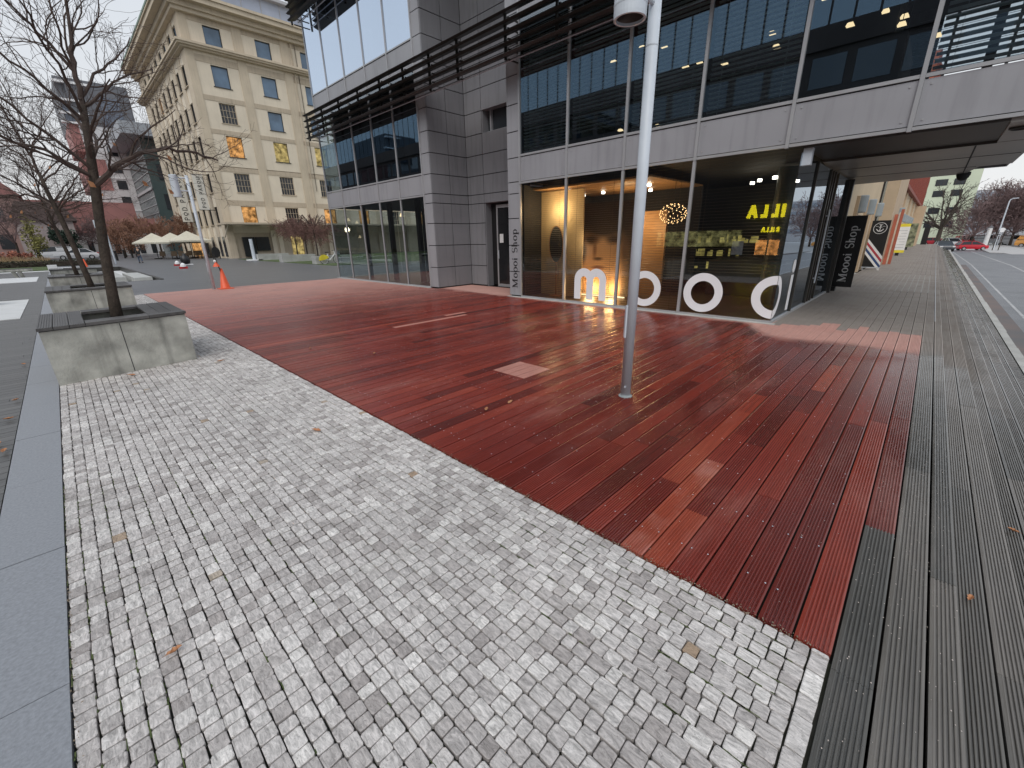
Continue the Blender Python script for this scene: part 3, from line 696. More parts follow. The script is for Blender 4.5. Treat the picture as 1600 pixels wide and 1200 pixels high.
# soffit of the overhang
so = MB()
so.prism([(11.42,2.0),(17.75,2.5),(17.1,.42),(17.0,-.22),(15.3,-.40),(15.2,-.90),(11.42,-.90)], 3.07, 3.16)
so.prism([(9.53,-.42),(11.42,-.42),(11.42,-.90),(9.53,-.90)], 3.075, 3.16)
part(so, 'soffit', M['soffit'])
so = MB(); so.box(9.53, -.42, 3.10, 11.42, 2.0, 3.16); so.box(11.40,-.42,3.062,11.44,2.05,3.10); part(so, 'soffit_recess', M['soffit_dark'])
so = MB()
for y_ in (-.18,): so.box(11.44, y_-.012, 3.064, 17.0, y_+.012, 3.069)
for x in (13.2,15.2): so.box(x-.008, -.85 if x < 15.2 else -.35, 3.064, x+.008, 2.05, 3.069)
part(so, 'soffit_joints', M['joint_dark'])
so = MB(); so.box(9.6, 1.86, 2.83, 9.72, 2.0, 3.1); part(so, 'corner_bracket', M['silver'])
b = MB(); b.lathe((10.02,-.55,3.07), [(.11,.0),(.11,-.02),(.085,-.03),(.07,.02)], 18); part(b, 'downlight', M['black'])
b = MB(); b.ball((16.85,-.20,3.03), .13, 14); b.lathe((16.85,-.2,3.04), [(.135,-.02),(.135,.06)], 16); part(b, 'dome_lamp', M['joint_dark'], smooth=True)
# roof and the sides nobody sees from the square
b = MB(); b.box(XF, -.93, 3.17, 17, -.90, 11.6); b.box(16.98, 1.0, 3.17, 17.02, 20.88, 12.2); b.box(16.98,-.93,3.17,17.02,1.0,4.0); b.box(16.98,-.93,6.8,17.02,1.0,12.2); b.box(XF-.0, -.93, 12.1, 17, 20.88, 12.25); b.box(16.98, 2.3, 0, 17.02, 12.8, 3.17)
part(b, 'rear_wall', M['panel'])
# louvres
lo = MB(); br = MB()
def louvre(z, y0, y1):
    x = 9.02; e = .3
    lo.extr([(x-.22, y0, z-.048), (x-.29, y0, z-.020), (x-.22, y0, z+.016), (x-.02, y0, z+.040), (x+.05, y0, z+.036), (x-.02, y0, z+.006)], (0, y1-y0, 0))
for base in (5.96, 10.13):
    for k in range(5): louvre(base + k*.215, -1.1, 20.62)
    for y_ in YM + [10.6, 11.9] + YWG[:-1] + [13.3]:
        br.box(8.98, y_-.02, base-.05, 9.05, y_+.02, base+.95)
        for k in range(5): br.box(9.1, y_-.018, base+k*.215-.02, 9.6 if not 9.3 < y_ < 13 else 9.2, y_+.018, base+k*.215+.012)
    for k in range(5): br.box(9.14, -1.1, base+k*.215-.004, 9.165, 20.6, base+k*.215+.004)
part(lo, 'sun_louvres', M['darkmetal']); part(br, 'louvre_brackets', M['darkmetal'])
b = MB()
for base in (5.96, 10.13):
    for k in range(5): b.box(9.166, -1.0, base+k*.215-.026, 9.20, 20.5, base+k*.215-.014)
part(b, 'louvre_edge_rails', M['silver'])
# service door and small window in the recess
d = MB(); d.face([(XR+.30,11.84,.05),(XR+.30,10.3,.05),(XR+.30,10.3,2.88),(XR+.30,11.84,2.88)]); part(d, 'recess_back', M['black'])
d = MB(); d.box(XR+.20, 10.35, .08, XR+.24, 11.42, 2.75); dd = part(d, 'service_door', P('black_door_glass', (.012,.013,.015), .12))
d = MB()
for q in ((11.42,11.48,.0,2.82),(10.29,10.35,.0,2.82)): d.box(XR+.18, q[0], q[2], XR+.26, q[1], q[3])
d.box(XR+.18, 10.35, .0, XR+.26, 11.42, .10); d.box(XR+.18, 10.35, 2.72, XR+.26, 11.42, 2.82); d.build('door_frame', M['mullion'], dd)
d = MB(); d.box(XR+.19, 11.16, 1.55, XR+.195, 11.34, 1.85); d.build('notice', M['white'], dd)
d = MB(); d.tube([(XR+.14,11.36,1.0),(XR+.14,11.36,1.3)], .014, 8); d.build('handle', M['silver'], dd)
d = MB(); d.face([(XR+.29,11.84,5.09),(XR+.29,10.5,5.09),(XR+.29,10.5,5.77),(XR+.29,11.84,5.77)]); ww = part(d, 'small_window', M['pane_dark'])
d = MB(); d.box(XR+.2, 10.5, 5.09, XR+.3, 11.84, 5.15); d.box(XR+.2, 11.62, 5.15, XR+.3, 11.68, 5.77); d.build('window_frame', M['panel_pale'], ww)
# lettering: pier name, big vinyl letters
b = MB(); text(b, 'Moooi', serif, (XF-.004, 8.875, .26), (0,0,1), (0,1,0), .152, .13); text(b, 'Shop', serif, (XF-.004, 8.875, 1.29), (0,0,1), (0,1,0), .152, .13)
for i, v in enumerate(b.v): b.v[i] = (XF-.005, v[1], v[2])
part(b, 'pier_lettering', M['black_ink'], label='black vertical lettering reading Moooi Shop')
def yz(polys, yc, zc, s):    # glyph plane seen from the square: x runs to -Y
    b = MB()
    for p in polys: b.face([(XF-.006, yc - a*s, zc + c_*s) for a, c_ in p])
    return b
mg = rct(-.5,0,-.29,.52)+rct(-.105,0,.105,.52)+rct(.29,0,.5,.52)
for sg_ in (-1, 1):
    for p in ring(sg_*.1975, .52, .3025, .0925, 0, 180, 60): mg.append([(min(q_[0], 0) if sg_ < 0 else max(q_[0], 0), q_[1]) for q_ in p])
LT = [('letter', yz(mg, 6.28, .115, .98)), ('letter', yz(ring(0,0,.5,.305,n=56), 4.74, .505, .82)), ('letter', yz(ring(0,0,.5,.30,n=56), 3.38, .505, .83))]
b4 = MB()
for p in ring(0,0,.5,.30,n=72):
    q = [(a*.83, c_*.83) for a, c_ in p]
    if all(a <= .0101 for a, c_ in q): b4.face([(XF-.006, 2.0-a, .505+c_) for a, c_ in q])
    elif all(a >= -.0101 for a, c_ in q): b4.face([(XF+max(a,-.006), 1.994, .505+c_) for a, c_ in q])
LT.append(('letter', b4))
b5 = MB(); b5.face([(10.55,1.994,.12),(10.78,1.994,.12),(10.78,1.994,.86),(10.55,1.994,.86)])
for p in ring(10.665,1.04,.135,.001,n=24): b5.face([(a,1.994,c_) for a, c_ in p])
LT.append(('letter', b5))
for nm, bb in LT: part(bb, nm, M['white_vinyl'])

# ------------------------------------------------------------------ rooms behind the glass
rm = MB()
rm.box(XF+.06, 2.06, -.02, 15.5, 8.7, .02)
part(rm, 'shop_floor', M['floor_in'])
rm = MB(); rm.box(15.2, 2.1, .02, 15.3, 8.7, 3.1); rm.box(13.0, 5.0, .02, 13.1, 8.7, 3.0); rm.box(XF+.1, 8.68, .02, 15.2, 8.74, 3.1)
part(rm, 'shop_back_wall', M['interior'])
rm = MB(); y = 3.9
rm.box(XF+.4, 5.0, 2.98, 13.0, 8.6, 3.02)
part(rm, 'slatted_ceiling', P('warm_slatted_ceiling', (.42,.23,.10), .5, var=.6, scale=6, stretch=(9,.15,1)))
rm = MB(); rm.box(11.9, 5.45, .02, 12.0, 6.2, 2.35); part(rm, 'wood_panel', M['wood_warm'])
rm = MB(); rm.box(10.35, 7.15, .02, 10.4, 8.66, 2.95); part(rm, 'beige_backdrop', M['beige_cloth'])
egg = MB()
for p in ring(0,0,.5,.0005,n=40): egg.face([(10.20, 7.97-a*.50, 1.5+c_*1.0) for a, c_ in p])
for p in ring(0,0,.53,.49,n=40): egg.face([(10.19, 7.97-a*.51, 1.5+c_*1.0) for a, c_ in p])
n_ = [(q[0]+.03, q[1], q[2]) for q in egg.v]
mir = thing('oval_mirror', 'dark oval mirror standing against the beige backdrop behind the leftmost shop window', 'mirror', (10.2,7.97,.02))
eo = MB(); eo.extr([(10.2,7.97-.25*math.cos(k*.1571),1.5+.5*math.sin(k*.1571)) for k in range(40)], (.03,0,0)); eo.build('mirror_plate', M['pane_dark'], mir)
eo = MB()
for k in range(40):
    a, c_ = k*.15708, (k+1)*.15708; eo.tube([(10.2,7.97-.255*math.cos(a),1.5+.51*math.sin(a)),(10.2,7.97-.255*math.cos(c_),1.5+.51*math.sin(c_))], .014, 6, False)
eo.tube([(10.22,7.97,1.0),(10.22,7.97,.02)], .02, 8); eo.lathe((10.22,7.97,.02), [(.2,0),(.2,.02),(.02,.03)], 16); eo.build('mirror_frame', M['wood_warm'], mir)
# large printed portrait lit from the floor
def face_mat():
    mt, t, o = nodes('portrait_print'); n = t.nodes.new; l = t.links.new
    b = n('ShaderNodeBsdfPrincipled'); b.inputs['Roughness'].default_value = .7; l(b.outputs[0], o.inputs[0])
    g = n('ShaderNodeNewGeometry'); sp = n('ShaderNodeSeparateXYZ'); l(g.outputs['Position'], sp.inputs[0])
    col = None
    def blob(yc, zc, ry, rz, soft=.5):
        a = n('ShaderNodeMath'); a.operation = 'SUBTRACT'; a.inputs[1].default_value = yc; l(sp.outputs[1], a.inputs[0]); a2 = n('ShaderNodeMath'); a2.operation = 'DIVIDE'; a2.inputs[1].default_value = ry; l(a.outputs[0], a2.inputs[0])
        c_ = n('ShaderNodeMath'); c_.operation = 'SUBTRACT'; c_.inputs[1].default_value = zc; l(sp.outputs[2], c_.inputs[0]); c2 = n('ShaderNodeMath'); c2.operation = 'DIVIDE'; c2.inputs[1].default_value = rz; l(c_.outputs[0], c2.inputs[0])
        cm = n('ShaderNodeCombineXYZ'); l(a2.outputs[0], cm.inputs[0]); l(c2.outputs[0], cm.inputs[1]); ln = n('ShaderNodeVectorMath'); ln.operation = 'LENGTH'; l(cm.outputs[0], ln.inputs[0])
        mr_ = n('ShaderNodeMapRange'); mr_.interpolation_type = 'SMOOTHSTEP'; mr_.inputs[1].default_value = 1-soft; mr_.inputs[2].default_value = 1+soft*.6; mr_.inputs[3].default_value = 1; mr_.inputs[4].default_value = 0; l(ln.outputs['Value'], mr_.inputs[0]); return mr_.outputs[0]
    def over(c0, c1, f):
        x = n('ShaderNodeMixRGB'); l(f, x.inputs[0]); x.inputs[2].default_value = V4(c1)
        if isinstance(c0, tuple): x.inputs[1].default_value = V4(c0)
        else: l(c0, x.inputs[1])
        return x.outputs[0]
    c = over((.05,.035,.025), (.46,.29,.17), blob(6.9,.9,.85,1.25,.3))
    c = over(c, (.035,.024,.018), blob(6.85,2.35,1.05,.72,.22)); c = over(c, (.05,.03,.02), blob(7.25,1.62,.30,.16,.7)); c = over(c, (.05,.03,.02), blob(6.5,1.62,.28,.15,.7))
    c = over(c, (.05,.03,.02), blob(7.52,1.25,.12,.34,.7)); c = over(c, (.17,.09,.055), blob(7.12,1.32,.07,.26,.9)); c = over(c, (.06,.03,.02), blob(7.0,1.08,.17,.05,.7)); c = over(c, (.15,.06,.045), blob(6.98,.84,.24,.055,.6)); c = over(c, (.14,.08,.05), blob(6.12,1.3,.16,.4,.9))
    l(c, b.inputs['Base Color']); return mt
po = MB(); po.box(10.95, 5.95, .05, 11.0, 7.85, 2.6); tag(po.build('portrait_panel', face_mat()), 'tall brown portrait print glowing at its foot behind the window with the letter m', 'portrait print')
# chandelier of bare bulbs
ch = thing('chandelier', 'spherical chandelier of small glowing bulbs hanging in the shop', 'chandelier', (11.3,5.02,2.17))
cw = MB(); cb = MB(); rr = random.Random(3)
for k in range(90):
    z = 1-2*(k+.5)/90; a = k*2.39996; q = math.sqrt(1-z*z); p = Vector((11.3+.33*q*math.cos(a), 5.02+.33*q*math.sin(a), 2.22+.24*z)); cw.tube([(11.3,5.02,2.22), p], .003, 4, False); cb.ball(p, .011, 6)
cw.tube([(11.3,5.02,2.5),(11.3,5.02,3.1)], .006, 5); cw.build('wires', M['black'], ch); cb.build('bulbs', M['bulb'], ch)
# ceiling spots and lit things in the shop
spots = [(12.0,8.3,2.9),(11.7,7.4,2.9),(12.3,6.2,2.9),(11.0,5.6,2.9),(10.8,8.0,2.9),(12.4,3.4,2.9),(12.9,3.7,2.9),(12.1,3.0,2.9),(13.4,2.8,2.9)]
for p in spots:
    s_ = MB(); s_.lathe(p, [(.05,.06),(.05,.0),(.032,-.002),(.0005,-.002)], 12)
    tag(s_.build('ceiling_spot', M['lamp_white']), 'small bright spot lamp on the shop ceiling', 'spotlight', 'spot lamps on the shop ceiling')
fl = MB(); fl.box(10.80, 6.0, .03, 10.86, 7.8, .07); tag(fl.build('floor_lamp', M['lamp_warm']), 'warm light strip on the shop floor below the portrait', 'light strip')
def plight(name, loc, e, col, sz=.15):
    d_ = bpy.data.lights.new(name, 'POINT'); d_.energy = e; d_.color = col; d_.shadow_soft_size = sz; o = bpy.data.objects.new(name, d_); C.objects.link(o); o.location = loc
plight('portrait_uplight', (10.75, 7.1, .22), 26, (1,.62,.26)); plight('portrait_uplight', (10.75, 6.4, .22), 26, (1,.62,.26))
plight('shop_spot', (10.0, 7.9, 2.45), 20, (1,.72,.38)); plight('ceiling_wash', (11.6, 6.6, 2.2), 26, (1,.72,.40)); plight('portrait_wash', (10.15, 6.9, 1.6), 7, (1,.74,.46)); plight('panel_wash', (11.2, 5.8, 1.9), 22, (1,.68,.34)); plight('shop_deep', (13.4,3.6,2.4), 8, (1,.8,.5))
dk = thing('shop_counter', 'dark display counter at the back of the corner shop window', 'counter', (13.6,3.4,.02))
q = MB(); q.box(13.1,2.7,.02,14.1,4.6,.95); q.build('counter_body', M['interior'], dk); q = MB(); q.box(13.05,2.65,.95,14.15,4.65,1.0); q.build('counter_top', M['darkmetal'], dk)
sh = thing('display_shelf', 'shelf unit of small glowing wares at the back of the shop', 'shelf', (14.9,4.6,.02))
q = MB()
for z in (.6,1.0,1.4,1.8): q.box(14.75,3.6,z,15.1,5.9,z+.03)
for y_ in (3.6,4.75,5.9): q.box(14.8,y_,.02,15.1,y_+.03,1.85)
q.build('shelves', M['darkmetal'], sh)
q = MB()
for k in range(46): y_ = rr.uniform(3.7,5.85); z = rr.choice((.63,1.03,1.43)); h = rr.uniform(.06,.26); q.box(14.85,y_,z,14.95,y_+rr.uniform(.03,.12),z+h)
q.build('wares', EM('glowing_wares', (.75,.62,.18), .22, .9), sh)
nn = MB(); nn.box(XF+.02, 2.72, 1.30, XF+.024, 2.93, 1.56); part(nn, 'window_notice', P('grey_notice', (.35,.38,.42), .6, var=.3, scale=20))
col = MB(); col.lathe((12.1,2.75,.02), [(.19,0),(.19,3.1)], 20); part(col, 'round_column', P('dark_green_column', (.05,.065,.06), .4))
# offices above
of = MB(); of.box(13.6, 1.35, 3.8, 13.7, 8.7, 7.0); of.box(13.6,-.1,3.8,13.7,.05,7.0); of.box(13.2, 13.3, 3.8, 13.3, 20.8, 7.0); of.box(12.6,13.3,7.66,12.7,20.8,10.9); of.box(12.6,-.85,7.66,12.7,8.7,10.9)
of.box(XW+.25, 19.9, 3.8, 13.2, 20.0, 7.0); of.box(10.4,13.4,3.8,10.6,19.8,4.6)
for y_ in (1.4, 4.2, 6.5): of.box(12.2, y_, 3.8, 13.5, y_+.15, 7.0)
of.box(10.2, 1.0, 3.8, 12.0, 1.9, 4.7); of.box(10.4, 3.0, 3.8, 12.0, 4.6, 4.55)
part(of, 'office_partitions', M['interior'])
orr = random.Random(8)
offl = [(10.6,.3,6.1),(10.9,1.0,5.75),(11.2,1.6,6.3),(10.4,1.9,5.9),(11.8,.2,5.5),(12.2,1.3,5.5),(10.3,-.3,6.0),(11.4,2.0,5.35),(12.4,.9,6.4),(11.0,3.1,5.2),(11.6,4.3,5.35),(11.9,5.0,5.6),(11.2,5.6,5.9),(10.7,4.8,5.2),(11.6,6.4,6.2),(11.1,6.9,5.9),(12.3,7.3,4.6),(12.2,6.1,4.5),(12.6,14.2,5.1),(12.4,14.8,5.15),(11.6,1.25,5.2),(12.6,.1,6.1),(12.0,.75,5.0),(11.2,-.1,5.6),(12.9,1.7,5.9),(12.3,3.6,5.9),(11.9,2.6,6.1)]
for p in offl:
    q = MB(); q.extr([(p[0]-.06,p[1]-.065,p[2]),(p[0]-.06,p[1]+.065,p[2]),(p[0]-.06,p[1]+.04,p[2]+.045),(p[0]-.06,p[1]-.04,p[2]+.045)], (.12,0,0))
    ot = thing('office_lamp', 'small warm box lamp hanging behind the first floor office windows', 'office lamp', p, 'lamps hanging in the first floor offices')
    q.build('shade', M['lamp_warm'], ot); q = MB(); q.tube([(p[0],p[1],p[2]+.07),(p[0],p[1],6.98)], .006, 5); q.build('cord', M['black'], ot)
bq = MB(); z = 4.05
while z < 6.8: bq.obox((16.9,.3,z), ((0,1,0),(.9,0,.43),(-.43,0,.9)), (1.15,.03,.0015)); z += .09
for y_ in (-.35,.75): bq.box(16.93,y_-.03,4.0,16.99,y_+.03,6.8)
part(bq, 'rear_blind', M['blind_lt'])
# wing lobby seen through
lb = MB(); lb.box(XW+.06, 13.2, -.02, 17, 20.85, .02); part(lb, 'lobby_floor', P('lobby_floor', (.10,.075,.055), .3))
lb = MB()
for x, y_ in ((10.3,19.4),(10.3,17.1),(10.3,15.0),(13.4,19.0),(13.4,16.2),(16.8,18),(16.8,15.6),(16.8,13.6)): lb.box(x, y_, .02, x+.17, y_+.17, 3.2)
part(lb, 'lobby_columns', M['interior'])
lb = MB(); lb.face([(16.9,20.8,.05),(16.9,13.2,.05),(16.9,13.2,3.15),(16.9,20.8,3.15)]); part(lb, 'lobby_rear_glazing', GL('rear_glazing', (.8,.86,.84), .05))
lb = MB()
for k in range(4): lb.tube([(10.2+.0, 13.75+k*.14-.1, .05),(10.2, 14.7+k*.14-.2, .05)], .02, 6)
for k in range(4): lb.tube([(10.6,13.5,.35+k*.17),(10.6,14.9,.02+k*.17-.3 if k > 1 else .02)], .016, 6)
lb.tube([(10.6,13.5,0),(10.6,13.5,1.0)], .02, 6); lb.tube([(10.6,14.2,0),(10.6,14.2,.75)], .016, 6)
part(lb, 'stair_railing', M['silver'])
for p in ((12.2,14.6,2.6),(13.0,16.4,2.7),(11.6,18.2,2.75),(14.2,14.2,1.9)):  # pendants added to brighten the dim lobby
    s_ = MB(); s_.lathe(p, [(.0005,.16),(.03,.15),(.10,.0),(.0005,-.0)], 12); lo_ = thing('lobby_fill_lamp', 'small warm pendant lamp added to light the glass lobby', 'pendant lamp', p, 'pendant lamps added in the glass lobby'); s_.build('shade', M['lamp_warm'], lo_)
    s_ = MB(); s_.tube([(p[0],p[1],p[2]+.16),(p[0],p[1],3.2)], .005, 5); s_.build('cord', M['black'], lo_)
plight('lobby_fill', (13.2,14.6,2.4), 14, (1,.78,.5))  # added warm fill point that lifts the lobby
b = MB(); b.box(14.5,13.3,.02,16.6,13.5,2.6); b.box(15.6,15.2,.02,15.7,17.4,2.3); part(b, 'lobby_partition', M['wood_warm'])
b = MB(); b.box(12.6,15.6,.02,13.2,16.9,1.05); part(b, 'lobby_desk', M['white'])

# ================================================================== OFFICE BLOCK ACROSS THE SQUARE (behind the viewer, mirrored in the glass)
ob = thing('office_block', 'dark office block across the square, seen only mirrored in the shop windows with yellow letters', 'building', (-30, 30, 0))
q = MB(); q.box(-44, -12, -1.4, -24.2, 100, 14.4); q.box(-44, -12, 15.9, -25.2, 100, 20.5); q.box(-44,-12,14.4,-23.9,100,15.9)
q.build('block_wall', P('dark_block_wall', (.055,.055,.062), .6, var=.3, scale=.2), ob)
q = MB(); y = -11.5
while y < 99: q.box(-24.24, y, 8.4, -24.16, y+2.1, 11.2); q.box(-24.24,y,12.0,-24.16,y+2.1,14.0); y += 2.7
q.build('windows', GL('block_window_glass', (.03,.035,.045), .17, (.5,.68,.86)), ob)['kind'] = 'stuff'
q = MB(); y = -11.8
while y < 99: q.box(-25.24, y, 16.0, -25.16, y+1.35, 20.4); y += 1.5
q.build('top_glazing', GL('top_storey_glass', (.1,.16,.22), .62, (.45,.66,.86)), ob)['kind'] = 'stuff'
sg = thing('shop_sign', 'large yellow BILLA letters mirrored in the right hand shop window', 'shop sign', (-23.8, 10, 3))
for (yo, zo, s_, gp) in ((8.35, 2.95, .72, .30), (9.62, 1.78, .29, .14)):
    x = 0
    for chh in 'BILLA':
        q = MB(); po_, adv = sans(chh, .42)
        for p in po_: q.face([(-23.8 if s_ > .5 else -23.9, yo+(x+a)*s_, zo+c_*s_) for a, c_ in p])
        q.build('letter', M['sign_yellow'], sg); x += adv+gp
q = MB(); q.box(-24.1, 9.5, -.1, -24.0, 10.3, 1.15); q.box(-24.1, 10.45, -.1, -24.0, 11.3, 1.15); q.build('lit_window', EM('lit_shop_window', (1,.42,.12), 3, .9), ob)
q = MB(); q.box(-24.1, 12.6, .6, -24.0, 20.5, 2.0); q.build('lit_window', EM('lit_supermarket', (.75,.72,.30), .8, .95), ob)

# ================================================================== STREET LAMPS
def street_lamp(loc, label, hx):
    t = thing('street_lamp', label, 'street lamp', loc, 'tubular street lamps')
    x, y, z = loc
    q = MB(); q.tube([(x,y,0),(x,y,4.05)], [.053,.053], 20); q.lathe((x,y,0), [(.053,4.05),(.04,4.075),(.0005,4.08)], 20); q.build('pole', M['silver'], t, True)
    q = MB(); q.tube([(x,y,2.9+.35),(x,y,3.26)], .0545, 20); q.obox((x-.037,y+.039,.84), ((-.69,.72,0),(.72,.69,0),(0,0,1)), (.010,.022,.17)); q.tube([(x-.055,y-.015,.12),(x-.045,y-.015,.12)], .010, 8); q.build('service_hatch', M['silver'], t)
    hxx = x + hx
    q = MB(); q.lathe((hxx,y,3.33), [(.108,.02),(.108,.0),(.126,.0),(.128,.03),(.128,.08),(.130,.085),(.130,.1),(.128,.105),(.128,.72),(.11,.74),(.0005,.75)], 32); hd = q.build('lamp_head', M['silver'], t, False)
    q = MB(); q.lathe((hxx,y,3.35), [(.108,.0),(.08,.08),(.04,.13),(.0005,.14)], 24); q.build('reflector', P('bronze_reflector', (.10,.07,.06), .35, metal=.5), hd)
    q = MB()
    for z_ in (3.55, 3.98): q.tube([(hxx,y,z_),(x,y,z_)], .022, 10)
    q.build('bracket', M['silver'], t)
    q = MB(); q.lathe((x,y,0), [(.075,-.01),(.075,.004),(.056,.006),(.053,.02)], 20); q.build('base_collar', M['mid_grey'], t)
    return t
street_lamp((4.037, 2.134, 0), 'pale grey tubular lamp post standing in the red deck before the white letters', -.40)
street_lamp((3.98, 20.2, 0), 'grey lamp post at the far edge of the red deck beside the tall orange cone', -.40)

# ================================================================== PLANTERS
def planter(cy, first=None):
    t = thing('planter', 'p', 'planter', (.42, cy, 0), 'concrete tree planters along the kerb strip')
    y0, y1, sk_, h = cy-.82, cy+.80, .20, .70
    P4 = lambda e: [(-.40+e, y0+e), (1.12-e, y0+sk_+e), (1.12-e, y1+sk_-e), (-.40+e, y1-e)]
    q = MB(); o4 = P4(0); i4 = P4(.12)
    for k in range(4):
        a, c_ = o4[k], o4[(k+1)%4]; d_, e_ = i4[(k+1)%4], i4[k]
        q.prism([a, c_, d_, e_], -.01, h)
    q.build('concrete_wall', M['concrete'], t)
    q = MB(); mx_ = .36; q.box(mx_-.004, 0, 0, mx_+.004, 0, 0); q.v = []; q.f = []; q.t = []
    ym = y0+sk_*.5; q.extr([(mx_-.004,ym-.0025,0),(mx_+.004,ym-.0025,0),(mx_+.004,ym-.0025,h-.01),(mx_-.004,ym-.0025,h-.01)], (0,.01,0)); q.build('casting_joint', M['joint_dark'], t)
    q = MB(); q.prism(P4(.121), 0, h-.10); q.build('soil', M['soil'], t)
    # timber seat round the opening
    q = MB(); X0, X1 = -.415, 1.135; sy = lambda x: sk_*(x+.4)/1.52
    def slab(xa, xb, ya, yb, n, along):
        for k in range(n):
            q.tint = rnd.uniform(.2,.8)
            if along == 'y':
                u0, u1 = xa+(xb-xa)*k/n+.003, xa+(xb-xa)*(k+1)/n-.003
                q.prism([(u0,ya+sy(u0)),(u1,ya+sy(u1)),(u1,yb+sy(u1)),(u0,yb+sy(u0))], h+.012, h+.045)
                for w_ in range(6):
                    v0 = u0+(u1-u0)*(w_+.15)/6; v1 = u0+(u1-u0)*(w_+.75)/6; q.prism([(v0,ya+sy(v0)),(v1,ya+sy(v1)),(v1,yb+sy(v1)),(v0,yb+sy(v0))], h+.045, h+.050)
            else:
                v0, v1 = ya+(yb-ya)*k/n+.003, ya+(yb-ya)*(k+1)/n-.003
                q.prism([(xa,v0+sy(xa)),(xb,v0+sy(xb)),(xb,v1+sy(xb)),(xa,v1+sy(xa))], h+.012, h+.050)
    slab(X0, .03, y0-.03, y1+.03, 3, 'y'); slab(.70, X1, y0+.16, y1+.03, 3, 'y'); slab(.035, .695, y0-.03, y0+.27, 2, 'x'); slab(.70, X1, y0-.03, y0+.155, 1, 'x'); slab(.035, .695, y1-.27, y1+.03, 2, 'x')
    q.build('timber_seat', M['slat_wood'], t)
    q = MB(); q.prism([(X0+.02,y0-.015+sy(X0)),(X1-.02,y0-.015+sy(X1)),(X1-.02,y0+.06+sy(X1)),(X0+.02,y0+.06+sy(X0))], h, h+.014); q.build('seat_frame', M['black'], t)
    return t
pl0 = planter(8.6)
PLY = [8.6, 15.2, 22.0, 28.8]
PLL = ['nearest concrete planter bench with timber seat, on the cobbles', 'second concrete planter bench from the front, beside the red deck', 'third concrete planter bench from the front, behind two others', 'farthest of the four concrete planter benches, beside the sunken basin']
pl0['label'] = PLL[0]
for y_, lb_ in zip(PLY[1:], PLL[1:]): dup(pl0, (.42, y_, 0), 0, lb_)

# ================================================================== TREES
def grow(mb, p, d, L_, r, lvl, rg, pm):
    n = max(3, int(L_/pm['seg'][lvl])); p = Vector(p); d = Vector(d).normalized(); pts = [p.copy()]; step = L_/n
    tp = pm['trop'][lvl]
    for i in range(n):
        d = d + Vector((rg.gauss(0,1),rg.gauss(0,1),rg.gauss(0,1)))*pm['jit'][lvl] + Vector((0,0,tp)); d.normalize(); p = p + d*step; pts.append(p.copy())
    rad = [max(pm['rmin'], r*(1-.75*i/n)) for i in range(n+1)]
    mb.tube(pts, rad, pm['sides'][lvl], False)
    if lvl+1 >= pm['levels']: return pts
    kids(mb, pts, rad, L_, lvl, rg, pm); return pts
def kids(mb, pts, rad, L_, lvl, rg, pm, t0=None):
    n = len(pts)-1; k = max(pm.get('kmin', [1]*6)[lvl], int(pm['kids'][lvl]*L_)); t0 = pm['t0'][lvl] if t0 is None else t0
    for j in range(k):
        t = t0+(1-t0)*(j+rg.random())/k; i = min(n-1, int(t*n)); q = pts[i].lerp(pts[i+1], t*n-i)
        ax = (pts[i+1]-pts[i]).normalized(); u = ax.orthogonal().normalized(); u.rotate(Matrix.Rotation(rg.uniform(0,6.283), 3, ax))
        a = R(rg.uniform(*pm['ang'][lvl])); dd = ax*math.cos(a)+u*math.sin(a)
        ll = L_*rg.uniform(*pm['ratio'][lvl])*(1.15-.55*t); grow(mb, q, dd, ll, max(pm['rmin'], rad[i]*pm['rr']), lvl+1, rg, pm)
PM = dict(levels=5, seg=[.15,.10,.08,.06,.05], jit=[.10,.15,.16,.17,.2], trop=[.02,.03,.05,.06,.05], sides=[7,5,4,3,3], kids=[0,6.5,6.5,7,5], kmin=[1,5,4,2,1], t0=[.3,.12,.12,.1,.1], ang=[(30,60),(25,60),(25,60),(25,60),(25,65)], ratio=[(.3,.6),(.38,.72),(.42,.75),(.4,.7),(.4,.6)], rr=.5, rmin=.0019)
